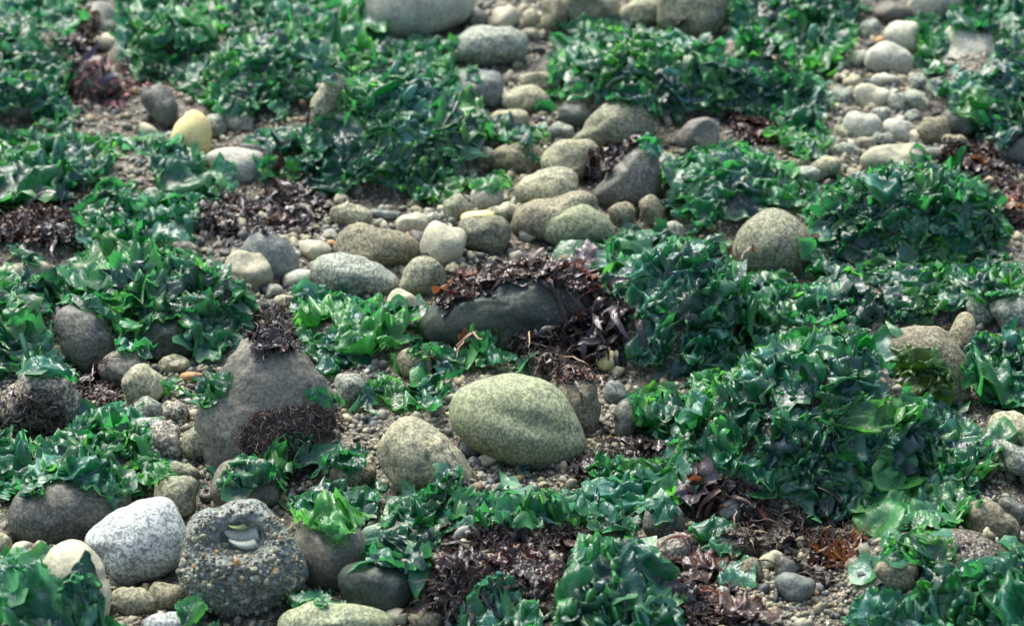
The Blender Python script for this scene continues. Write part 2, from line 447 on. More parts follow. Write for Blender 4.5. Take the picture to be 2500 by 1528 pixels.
ROCKS = [
 # top edge
 (1015, 15, 262, 150, 0, 'pale', 'largest pale smooth boulder above the lettuce at the top edge'),
 (1166, 48, 48, 52, 0, 'dark', 'dark cobble tucked against the large pale top boulder'),
 (1233, 46, 66, 54, 10, 'cream', 'cream pointed cobble behind the long mottled grey boulder'),
 (1296, 48, 42, 46, 0, 'tan', 'rounded pinkish grey cobble next to the cream pointed one'),
 (1352, 38, 66, 84, 0, 'brown', 'brown speckled upright cobble leaning on the mossy top boulder'),
 (1440, 20, 150, 95, 0, 'olive', 'mossy olive boulder at the top edge behind small lettuce'),
 (1566, 32, 118, 72, 20, 'tan', 'tan grey tilted cobble beside the dark gap at the top'),
 (1692, 30, 165, 145, 0, 'olive', 'olive grey boulder with lettuce falling down its side at the top'),
 (1195, 114, 168, 92, 6, 'grey', 'long mottled grey boulder below the cream pointed cobble'),
 (1293, 85, 46, 26, 0, 'tan', 'flat pinkish cobble lying behind the small green sprig'),
 (1240, 78, 30, 24, 0, 'cream', 'tiny cream pebble by the flat pinkish cobble'),
 (1168, 220, 116, 96, -12, 'blue', 'blue grey cobble with lettuce hanging over its shoulder'),
 (1245, 196, 36, 32, 0, 'purple', 'small purple pebble behind the plump tan cobble'),
 (1312, 200, 86, 48, 0, 'tan', 'pale tan cobble behind the plump tan cobble'),
 (1284, 243, 104, 68, -5, 'tan', 'plump tan cobble under the pale tan cobble'),
 (1247, 292, 92, 46, 0, 'tan', 'low tan cobble half under the lettuce tip'),
 (1402, 290, 96, 62, 0, 'slate', 'dark low stone in the wet hollow behind the olive dome boulder'),
 (1370, 322, 60, 40, 0, 'grey', 'rough grey stone before the dark hollow'),
 (1490, 310, 210, 120, 0, 'olive', 'olive dome boulder with a sloping shoulder above the red weed', [(1388, 345), (1420, 320), (1448, 275), (1490, 252), (1545, 250), (1582, 268), (1598, 310), (1590, 345), (1540, 365), (1470, 370), (1420, 362)]),
 (1176, 381, 64, 44, 0, 'olive', 'small dark olive cobble below the lettuce mound'),
 (1265, 386, 132, 78, 0, 'brown', 'rough grey brown cobble with a green tuft on top'),
 (1384, 400, 150, 98, 36, 'tan', 'pale tan cobble leaning uphill beside the red weed gap'),
 (1530, 435, 170, 170, 0, 'dark', 'blue grey wedge boulder leaning beside the red weed gap', [(1440, 490), (1475, 440), (1520, 395), (1556, 345), (1592, 352), (1610, 400), (1616, 450), (1600, 500), (1550, 520), (1480, 520)]),
 (1342, 464, 138, 98, 8, 'tan', 'tan speckled cobble above the banded grey brown one'),
 (1362, 532, 196, 108, 10, 'brown', 'banded grey brown boulder behind the pale green cobble'),
 (1406, 552, 160, 108, -4, 'green', 'pale green mottled cobble behind the black blade weed'),
 (1518, 522, 60, 66, 0, 'brown', 'grey brown upright cobble under the blue grey wedge'),
 (1589, 512, 54, 80, 12, 'brown', 'narrow upright brown cobble touching the lettuce bed'),
 (1101, 463, 40, 28, 0, 'orange', 'orange tan pebble by the lettuce mound foot'),
 (1188, 482, 80, 66, 16, 'pale', 'near white cobble perched above the yellow slab'),
 (1115, 510, 66, 60, 20, 'olive', 'olive tan cobble beside the near white perched cobble'),
 (1079, 511, 22, 22, 0, 'cream', 'small cream pebble against the olive tan cobble'),
 (1228, 520, 78, 46, 12, 'tan', 'flat tan slab under the near white perched cobble'),
 (1168, 535, 76, 40, 0, 'yellow', 'yellowish flat slab behind the smooth olive cobble'),
 (855, 526, 104, 52, -8, 'tan', 'mottled tan low cobble at the black weed wrack'),
 (940, 525, 76, 24, -4, 'blue', 'thin blue grey flat stone behind the rough pink one'),
 (1012, 547, 82, 50, 0, 'cream', 'rough pinkish cobble behind the leaning cream one'),
 (912, 607, 190, 102, -4, 'brown', 'tan brown speckled boulder behind the grey granite one'),
 (866, 668, 225, 100, 0, 'grey', 'grey granite boulder sloping down to the dark round cobble', [(758, 660), (775, 632), (815, 620), (860, 622), (905, 636), (945, 660), (978, 692), (972, 716), (900, 724), (820, 716), (765, 690)]),
 (1080, 595, 96, 112, -20, 'cream', 'leaning cream cobble between two brown boulders'),
 (1184, 571, 120, 86, 0, 'olive', 'smooth olive cobble below the yellowish slab'),
 (1018, 592, 46, 54, 0, 'dark', 'dark stone wedged behind the leaning cream cobble'),
 (1030, 676, 104, 92, 0, 'olive', 'dark olive round cobble with green frill on top'),
 (850, 702, 54, 34, 0, 'cream', 'cream lump in front of the grey granite boulder'),
 (979, 737, 76, 54, 0, 'cream', 'cream cobble with green film in front of the dark round one'),
 (921, 740, 42, 30, 0, 'tan', 'little tan pebble before the grey granite boulder'),
 (1105, 660, 40, 36, 0, 'tan', 'tan pebble under the edge of the red weed'),
 (1246, 735, 455, 220, 0, 'slate', 'dark green slate boulder topped with red and black weed', [(1012, 830), (1030, 780), (1070, 735), (1130, 700), (1200, 668), (1300, 652), (1390, 660), (1450, 695), (1480, 750), (1490, 820), (1420, 860), (1300, 866), (1150, 860)]),
 (1010, 888, 84, 66, 0, 'brown', 'grey brown cobble among the lettuce sheets behind the green boulder'),
 (856, 953, 74, 88, 10, 'grey', 'knobbly grey granite cobble beside the wrinkled lettuce sheet'),
 (1262, 1029, 344, 222, 0, 'green', 'big smooth green boulder with a hollow across its face', [(1091, 1000), (1105, 960), (1140, 938), (1200, 922), (1290, 918), (1340, 930), (1380, 965), (1405, 1010), (1425, 1060), (1437, 1095), (1428, 1122), (1390, 1140), (1300, 1146), (1230, 1132), (1170, 1104), (1120, 1070), (1095, 1035)]),
 (1040, 1115, 236, 212, 0, 'tan', 'egg shaped tan green stone leaning on the big green boulder', [(924, 1088), (940, 1045), (970, 1020), (1005, 1011), (1040, 1025), (1070, 1050), (1105, 1085), (1145, 1130), (1162, 1180), (1145, 1222), (1060, 1230), (980, 1200), (935, 1145)]),
 (1405, 985, 120, 170, 0, 'brown', 'dim brown stone with weed threads behind the big green boulder', [(1345, 930), (1380, 905), (1430, 915), (1458, 960), (1465, 1020), (1445, 1065), (1400, 1070), (1350, 1000)]),
 (1501, 960, 54, 56, 0, 'blue', 'blue grey small cobble near the ruffled dark lettuce'),
 (1528, 1025, 58, 96, -8, 'dark', 'dark slab edge in front of the ruffled lettuce'),
 (1480, 878, 50, 52, 0, 'yellow', 'yellow olive pebble in the shade of the lettuce drape'),
 (1345, 895, 66, 66, 0, 'blue', 'grey stone with pink crust under the black straps'),
 # middle right
 (1883, 594, 204, 168, 0, 'olive', 'round olive boulder ringed by lettuce', [(1785, 620), (1795, 580), (1825, 540), (1870, 514), (1920, 518), (1960, 550), (1983, 600), (1978, 650), (1945, 680), (1880, 682), (1810, 668)]),
 (1646, 563, 58, 38, -10, 'grey', 'grey tan small cobble above the glossy lettuce'),
 (1612, 553, 30, 26, 0, 'blue', 'bluish pebble next to the grey tan small cobble'),
 (1262, 1, 10, 10, 0, 'grey', ''),
 (2262, 892, 204, 196, 0, 'brown', 'brown speckled boulder with a bright leaf over it', [(2160, 838), (2195, 805), (2260, 794), (2310, 806), (2345, 850), (2364, 910), (2362, 965), (2335, 990), (2250, 990), (2180, 960)]),
 (2347, 832, 64, 120, -12, 'brown', 'narrow stone just behind the brown speckled boulder'),
 (2391, 752, 78, 78, 0, 'grey', 'grey cobble half wrapped in lettuce near the edge'),
 (2478, 765, 100, 110, 30, 'grey', 'grey boulder tilting out of the frame edge'),
 (2490, 800, 80, 46, 0, 'tan', 'tan stone under the tilted grey boulder'),
 (1890, 730, 66, 24, 0, 'tan', 'tan sliver of stone showing through the lettuce'),
 (2460, 1050, 110, 110, -35, 'tan', 'pale tan slab at the frame edge under a lettuce strip', [(2410, 1050), (2430, 1015), (2475, 1005), (2530, 1060), (2540, 1120), (2480, 1090)]),
 (2485, 1110, 70, 90, -30, 'grey', 'grey slab below the pale tan slab', [(2440, 1075), (2490, 1090), (2560, 1140), (2550, 1200), (2490, 1160), (2450, 1110)]),
 # top right gravel
 (2110, 16, 42, 48, 0, 'pale', 'pale pebble at the top edge beside the lettuce'),
 (2180, 34, 88, 52, -15, 'purple', 'purple grey cobble at the top of the gravel lane'),
 (2292, 16, 160, 92, 0, 'pale', 'pale grey boulder at the top of the gravel lane'),
 (2126, 76, 52, 50, 0, 'grey', 'grey cobble beneath the purple grey one'),
 (2203, 92, 84, 76, 0, 'pale', 'pale olive cobble next to the yellow lettuce fringe'),
 (2168, 146, 116, 76, -14, 'pale', 'broad pale cobble in the upper gravel lane'),
 (2160, 198, 68, 34, -5, 'pale', 'slim pale cobble across the gravel lane'),
 (2131, 238, 82, 60, -8, 'cream', 'pale yellow cobble in the middle of the gravel lane'),
 (2056, 240, 58, 48, -20, 'grey', 'grey cobble close to the lettuce mound in the gravel lane'),
 (2191, 252, 44, 50, 0, 'grey', 'small upright grey cobble beside the pale yellow one'),
 (2247, 252, 84, 52, -38, 'grey', 'grey tilted cobble pointing at the dark lettuce'),
 (2106, 310, 92, 66, -10, 'pale', 'light grey broad cobble low in the gravel lane'),
 (2065, 325, 60, 34, -25, 'tan', 'tan wedge under the light grey broad cobble'),
 (2193, 320, 68, 60, -20, 'pale', 'light blocky cobble low in the gravel lane'),
 (2280, 322, 82, 74, 0, 'brown', 'grey brown triangular cobble by the brown weed'),
 (2228, 290, 42, 40, 0, 'grey', 'small grey cobble between the blocky and triangular ones'),
 (2336, 300, 84, 60, -20, 'dark', 'dark cobble under the overhanging lettuce'),
 (2186, 392, 146, 76, 8, 'cream', 'low tan boulder just above the lettuce dome'),
 (2015, 408, 74, 52, 0, 'tan', 'tan cobble at the foot of the gravel lane'),
 (2237, 370, 56, 36, -10, 'grey', 'flat grey cobble behind the low tan boulder'),
 (2290, 377, 56, 36, 0, 'grey', 'flat grey cobble at the edge of the brown weed'),
 (2476, 358, 84, 84, 0, 'blue', 'blue grey cobble at the frame edge under the lettuce'),
 (1708, 332, 108, 78, 0, 'purple', 'purple grey cobble with a green stain between lettuce beds'),
 (1936, 86, 40, 64, -8, 'cream', 'cream upright cobble poking through the upper lettuce'),
 (2372, 135, 150, 150, -20, 'pale', 'pale rock under the thin lettuce veil'),
 (1960, 428, 84, 42, 0, 'grey', 'grey green flat cobble behind the lettuce bed'),
 (2052, 86, 32, 40, 0, 'brown', 'brown pebble in the lettuce edge by the gravel lane'),
 (2112, 352, 50, 34, 0, 'tan', 'small tan cobble above the low tan boulder'),
 (2150, 284, 52, 40, -8, 'grey', 'grey cobble between the pale yellow one and the light blocky one'),
 (2242, 203, 54, 42, 12, 'grey', 'oval grey cobble right of the slim pale cobble'),
 (2302, 252, 62, 50, -20, 'grey', 'grey cobble touching the dark lettuce edge beside the gravel lane'),
 (2082, 278, 46, 36, 0, 'brown', 'brown grey cobble above the light grey broad cobble'),
 (2152, 343, 52, 38, 10, 'grey', 'grey cobble just under the light grey broad cobble'),
 (2330, 352, 62, 44, -10, 'brown', 'brown cobble behind the brown red weed patch'),
 (2252, 150, 52, 42, -25, 'grey', 'grey cobble right of the broad pale cobble'),
 (2084, 200, 46, 34, 0, 'tan', 'tan flat cobble left of the slim pale cobble'),
 (2096, 142, 44, 36, 10, 'pale', 'pale little cobble left of the broad pale cobble'),
 (2240, 338, 46, 38, 0, 'cream', 'cream cobble between the blocky and the triangular ones'),
 (2062, 368, 52, 34, -10, 'grey', 'flat grey cobble beside the tan wedge at the lettuce edge'),
 (2158, 104, 42, 30, 0, 'orange', 'orange tan cobble left of the pale olive one'),
 (1058, 535, 44, 32, 0, 'grey', 'small grey cobble behind the leaning cream cobble'),
 (1290, 572, 46, 34, 0, 'pale', 'pale small cobble between the banded and smooth olive cobbles'),
 (880, 560, 46, 30, 0, 'tan', 'tan cobble behind the tan brown speckled boulder'),
 (700, 640, 44, 32, 10, 'cream', 'cream flat cobble in front of the blue green sloping stone'),
 (2470, 530, 46, 40, 0, 'cream', 'cream pebble beside the rusty weed at the frame edge'),
 # upper left
 (467, 324, 94, 112, 12, 'yellow', 'bright yellow egg stone standing upright in the lettuce', [(416, 352), (422, 318), (446, 286), (472, 268), (496, 278), (514, 308), (514, 345), (502, 385), (465, 385), (430, 375)]),
 (582, 300, 66, 42, -14, 'pale', 'pale wedge cobble near the bright yellow stone'),
 (526, 308, 50, 60, 0, 'grey', 'grey green cobble between the yellow stone and the pale wedge'),
 (797, 246, 64, 128, -26, 'tan', 'tall tan slab leaning beside the lettuce mound'),
 (250, 58, 58, 96, 0, 'pale', 'pale upright stone next to the brown tuft'),
 (262, 105, 60, 40, -20, 'cream', 'cream stone below the pale upright stone'),
 (575, 412, 150, 100, 0, 'pale', 'flat pale green boulder under a lettuce film'),
 (40, 245, 130, 96, 0, 'purple', 'purple grey boulder behind the left lettuce band'),
 (112, 308, 48, 36, 0, 'tan', 'small tan cobble at the left lettuce band'),
 (392, 258, 72, 100, 30, 'dark', 'dark wet cobble leaning behind the yellow stone'),
 (362, 320, 44, 30, -40, 'cream', 'pale yellow chip beside the yellow stone'),
 (225, 190, 130, 100, 0, 'sandy', 'grit covered low stone under the pink branches'),
 (172, 388, 48, 24, 0, 'tan', 'tan pebble in the middle of the left lettuce band'),
 # middle left
 (606, 664, 124, 90, -8, 'cream', 'smooth cream cobble against the lettuce edge'),
 (655, 628, 140, 112, -34, 'blue', 'blue green sloping stone behind the smooth cream cobble'),
 (770, 612, 74, 48, -20, 'cream', 'cream low cobble behind the grey granite boulder'),
 (723, 686, 84, 46, 20, 'pale', 'pale grey slanted cobble beside the smooth cream one'),
 (669, 708, 38, 30, 0, 'pale', 'little round pale pebble between the cream and slanted cobbles'),
 (745, 728, 48, 58, 0, 'grey', 'upright grey cobble at the lettuce edge'),
 (696, 736, 46, 34, 0, 'cream', 'cream orange pebble beside the upright grey cobble'),
 (543, 556, 56, 32, 14, 'pale', 'white angular stone on the black weed wrack'),
 (486, 546, 56, 44, 0, 'purple', 'purple grey stone beside the white angular one'),
 (75, 661, 88, 42, 0, 'cream', 'cream stone under the rolled dark green frond'),
 (694, 588, 32, 26, 0, 'cream', 'cream pebble behind the blue green sloping stone'),
 (430, 612, 100, 46, 0, 'sandy', 'sandy low stone at the top of the left lettuce'),
 (210, 825, 150, 190, 0, 'dark', 'dark steep rock face under the left lettuce', [(138, 760), (180, 735), (235, 745), (262, 800), (272, 860), (262, 905), (220, 915), (180, 890), (150, 830)]),
 (306, 905, 112, 88, -10, 'dark', 'dark brown boulder below the hanging lettuce tufts'),
 (405, 830, 140, 110, 0, 'slate', 'shadowed slate stone behind the hanging lettuce tufts'),
 (348, 940, 98, 88, 25, 'tan', 'tan cobble beside the loose frond on the gravel'),
 (471, 919, 58, 24, 0, 'orange', 'orange flat pebble in the left gravel pocket'),
 (424, 888, 80, 38, 10, 'tan', 'flat tan cobble at the back of the left gravel pocket'),
 (640, 1000, 260, 370, 0, 'purple', 'large purple grey boulder with a dark tuft on its crest', [(492, 1080), (508, 960), (548, 872), (605, 828), (690, 832), (760, 872), (806, 950), (818, 1050), (775, 1130), (690, 1180), (600, 1200), (520, 1170)]),
 (356, 1004, 78, 62, -15, 'grey', 'grey cobble behind the left lettuce clump'),
 (425, 1005, 70, 50, 0, 'sandy', 'gritty lump in the left gravel pocket'),
 (95, 985, 190, 150, 0, 'sandy', 'grit crusted low boulder with scraps of weed at the left edge'),
 # lower left
 (398, 1078, 86, 86, 0, 'sandy', 'barnacle crusted tan cobble by the purple boulder'),
 (482, 1082, 72, 78, 0, 'olive', 'round olive barnacled cobble by the purple boulder'),
 (448, 1150, 70, 48, -10, 'olive', 'olive grey half buried cobble behind the white granite boulder'),
 (430, 1215, 102, 104, 0, 'olive', 'olive round cobble tucked behind the white granite boulder'),
 (336, 1352, 254, 224, 0, 'white', 'white speckled granite boulder next to the anemone', [(204, 1322), (248, 1270), (310, 1237), (365, 1215), (395, 1211), (422, 1226), (442, 1263), (459, 1300), (450, 1358), (412, 1395), (347, 1421), (263, 1436), (248, 1400), (240, 1355)]),
 (172, 1250, 300, 180, 0, 'dark', 'broad dark grey boulder under lettuce behind the white granite', [(22, 1280), (45, 1210), (100, 1168), (190, 1155), (270, 1165), (315, 1200), (322, 1250), (260, 1320), (160, 1345), (70, 1335)]),
 (185, 1405, 172, 170, 0, 'cream', 'pale rounded stone with a dark frond stuck on it', [(105, 1370), (125, 1335), (165, 1320), (205, 1328), (240, 1362), (255, 1410), (268, 1480), (255, 1520), (180, 1520), (120, 1450)]),
 (60, 1350, 62, 56, -20, 'cream', 'cream speckled cobble above the lower left lettuce'),
 (8, 1330, 44, 62, 0, 'tan', 'tan cobble cut by the left frame edge'),
 (10, 1285, 60, 70, 0, 'sandy', 'gritty stone at the left frame edge above the tan one'),
 (322, 1470, 106, 74, -10, 'tan', 'tan lumpy cobble in front of the white granite boulder'),
 (405, 1456, 92, 62, -5, 'brown', 'brown orange cobble between white granite and anemone'),
 (356, 1433, 18, 20, 0, 'yellow', 'tiny yellow pebble under the white granite boulder'),
 (422, 1522, 124, 58, 0, 'white', 'white stone at the bottom edge'),
 (805, 1355, 185, 180, 0, 'purple', 'purple brown boulder beside the anemone', [(715, 1310), (745, 1275), (800, 1265), (865, 1275), (900, 1320), (895, 1390), (860, 1435), (780, 1445), (735, 1400)]),
 (600, 1185, 160, 120, 0, 'purple', 'low purple stone behind the anemone'),
 (922, 1436, 166, 132, 0, 'slate', 'dark mottled round boulder at the bottom'),
 (812, 1522, 270, 96, 0, 'green', 'broad pale green boulder cut by the bottom edge'),
 (858, 1162, 112, 70, 0, 'brown', 'grey brown cobble above the lower lettuce tuft'),
 (1038, 1512, 84, 50, 0, 'brown', 'brown stone at the bottom edge beside the pale green boulder'),
 (966, 1506, 60, 42, 0, 'cream', 'whitish gritty pebble at the bottom edge'),
 (1012, 1460, 30, 34, 0, 'orange', 'orange pebble beside the dark mottled round boulder'),
 (1146, 1094, 46, 42, 0, 'blue', 'dark grey pebble between the egg stone and the green boulder'),
 (1155, 1125, 22, 20, 0, 'white', 'white round pebble in front of the green boulder'),
 (1190, 1124, 42, 30, 0, 'cream', 'cream angular pebble in front of the green boulder'),
 (1100, 1430, 200, 150, 0, 'dark', 'dark rock under the brown weed near the bottom'),
 (1620, 1275, 110, 80, 0, 'dark', 'dark stone under the lower lettuce edge'),
 # lower right
 (1790, 1242, 66, 78, -20, 'blue', 'blue grey granite cobble beside the rusty straps'),
 (1640, 1345, 90, 80, 0, 'sandy', 'pale gritty stone near the single dark frond'),
 (1828, 1252, 20, 26, 0, 'yellow', 'yellow pebble beside the blue grey granite cobble'),
 (1828, 1222, 22, 20, 0, 'olive', 'olive pebble above the yellow one'),
 (1852, 1236, 36, 28, 0, 'grey', 'grey pebble next to the yellow one'),
 (1886, 1370, 62, 44, 12, 'tan', 'smooth tan shiny cobble on the dark grit'),
 (1834, 1392, 56, 70, 0, 'brown', 'grey brown stone beside the smooth tan one'),
 (1800, 1330, 94, 60, 0, 'brown', 'dim brown stone behind the smooth tan one'),
 (1940, 1434, 88, 70, -20, 'blue', 'blue grey angular cobble in the lower gravel'),
 (2190, 1400, 100, 72, -10, 'brown', 'grey tan stone ringed by the lower lettuce'),
 (2410, 1285, 130, 150, -40, 'brown', 'flat olive grey slab beside the lower lettuce', [(2355, 1240), (2400, 1215), (2450, 1250), (2490, 1310), (2470, 1345), (2400, 1345), (2365, 1300)]),
 (2475, 1250, 80, 60, -30, 'dark', 'dark slab behind the flat olive grey one'),
 (1960, 1522, 44, 26, 0, 'cream', 'cream pebble at the bottom edge in the gravel'),
 (2020, 1416, 22, 20, 0, 'orange', 'orange pebble beside the orange weed'),
 (1925, 1385, 60, 60, 0, 'dark', 'dark stone behind the smooth tan cobble'),
]
def hollow(D, lx, ly, lz, s):
    # shallow oblique dent on the side that faces the camera
    q = (lx / s - 25) * .35 + (lz / s - 5)
    dent = 13 * np.exp(-(q / 26.0) ** 2) * np.exp(-((lx / s - 30) / 130.0) ** 2) * (D[:, 1] < 0)
    return lx, ly + dent * s, lz
for r in ROCKS:
    if not r[6]: continue
    poly = r[7] if len(r) > 7 else None
    kw = {}
    if 'big smooth green' in r[6]: kw = dict(mods=hollow, rough=.03)
    if 'large purple grey' in r[6]: kw = dict(k=.5, rough=.10, depth=70, sub=5)
    if 'flat pale green' in r[6]: kw = dict(k=.35)
    if 'yellow egg' in r[6]: kw = dict(k=1.0, rough=.03)
    if 'dark slate' in r[6] or 'dark green slate' in r[6]: kw = dict(k=.6, rough=.09, depth=95, sub=5) if r[2] > 300 else dict(k=.7, rough=.08)
    if r[5] in ('brown', 'tan', 'grey'): kw['rough'] = .07
    if r[5] == 'sandy': kw['rough'] = .13
    if r[5] in ('yellow', 'white', 'pale'): kw['rough'] = kw.get('rough', .035)
    rock(*r[:7], poly=poly, **kw)

# ------------------------------------------------------------------ anemone crusted with grit
def pit(D, lx, ly, lz, s):
    px, pz = lx / s, lz / s
    q = np.exp(-(((px - 0) / 72.0) ** 2 + ((pz - 60) / 46.0) ** 2) ** 1.8) * (D[:, 1] < .25)
    n = noise3(D[:, 0] * 7, D[:, 1] * 7, D[:, 2] * 7, 31) * 7 + noise3(D[:, 0] * 16, D[:, 1] * 16, D[:, 2] * 16, 32) * 4
    return lx, ly + (q * 82 + n * .9) * s, lz - q * 18 * s
A_POLY = [(448, 1330), (455, 1290), (480, 1250), (530, 1240), (590, 1222), (640, 1224), (680, 1260), (715, 1310), (738, 1360), (748, 1400), (740, 1440), (690, 1470), (640, 1500), (580, 1510), (510, 1490), (445, 1440), (438, 1390)]
P = np.array(A_POLY)
body = rock(590, 1365, 300, 280, kind='gunmetal', poly=A_POLY, mods=pit, sub=5, rough=.06, name='anemone_body', cat='x', group='x', label='x')
for k_ in ('label', 'category', 'group'): del body[k_]
anem = empty('sea_anemone', body.location.copy())
tag(anem, 'closed grey sea anemone crusted with grit and a ribbed shell piece', 'anemone')
body.parent = anem; body.location = (0, 0, 0)

# ------------------------------------------------------------------ surface to lay things on
BV = BVHTree.FromPolygons(np.concatenate(SURF_V).tolist(), np.concatenate(SURF_F).tolist())
CAMV = Vector(CAM)
def hit(u, v):
    l, n, i, d = BV.ray_cast(CAMV, Vector(ray(u, v)))
    if l is None: return None
    return np.array(l), np.array(n)
def top(x, y, z=.6):
    l, n, i, d = BV.ray_cast(Vector((x, y, z)), Vector((0, 0, -1)))
    if l is None: return None
    return np.array(l), np.array(n)

# ------------------------------------------------------------------ gravel
def stone_variants(sub, n, seed):
    D, F = ico(sub)
    out = []
    for i in range(n):
        r = 1 + .28 * noise3(D[:, 0] * 1.5 + i * 9 + seed, D[:, 1] * 1.5, D[:, 2] * 1.5, 21) + .1 * noise3(D[:, 0] * 4 + i, D[:, 1] * 4, D[:, 2] * 4, 22)
        out.append(D * r[:, None])
    return out, F
PAL = np.array([.64, .71, .69]) * np.array([(.38, .32, .20), (.48, .42, .28), (.29, .26, .19), (.19, .185, .165), (.085, .09, .09), (.12, .14, .145), (.50, .46, .38), (.33, .21, .11), (.22, .23, .18), (.28, .24, .2), (.05, .05, .05), (.6, .58, .52), (.30, .26, .19)])
PALP = np.array([16, 14, 13, 10, 8, 9, 9, 6, 8, 10, 5, 3, 3.]); PALP /= PALP.sum()
def rand_rots(n):
    q = rng.normal(size=(n, 4)); q /= np.linalg.norm(q, axis=1)[:, None]
    w, x, y, z = q.T
    return np.stack([np.stack([1 - 2 * (y * y + z * z), 2 * (x * y - z * w), 2 * (x * z + y * w)], -1),
                     np.stack([2 * (x * y + z * w), 1 - 2 * (x * x + z * z), 2 * (y * z - x * w)], -1),
                     np.stack([2 * (x * z - y * w), 2 * (y * z + x * w), 1 - 2 * (x * x + y * y)], -1)], 1)
def stone_soup(name, P, rad, sub, label, parent=None, off=(0, 0, 0)):
    var, F = stone_variants(sub, 20, sub * 5)
    n = len(P); R = rand_rots(n)
    sc = np.stack([rng.uniform(.8, 1.3, n), rng.uniform(.7, 1.1, n), rng.uniform(.5, .85, n)], -1)
    vi = rng.integers(0, 20, n)
    nv = len(var[0])
    base = np.stack(var)[vi] * sc[:, None, :] * rad[:, None, None]
    V = np.einsum('nvk,njk->nvj', base, R) + P[:, None, :]
    faces = (F[None] + (np.arange(n) * nv)[:, None, None]).reshape(-1, 3)
    o = mk(name, V.reshape(-1, 3), faces, GRIT, parent=parent, loc=off)
    ci = rng.choice(len(PAL), n, p=PALP)
    col = PAL[ci] * rng.uniform(.7, 1.2, (n, 1))
    a = o.data.color_attributes.new('tint', 'FLOAT_COLOR', 'POINT')
    a.data.foreach_set('color', np.concatenate([np.repeat(col, nv, 0), np.ones((n * nv, 1))], 1).ravel())
    tag(o, label, kind='stuff')
    return o

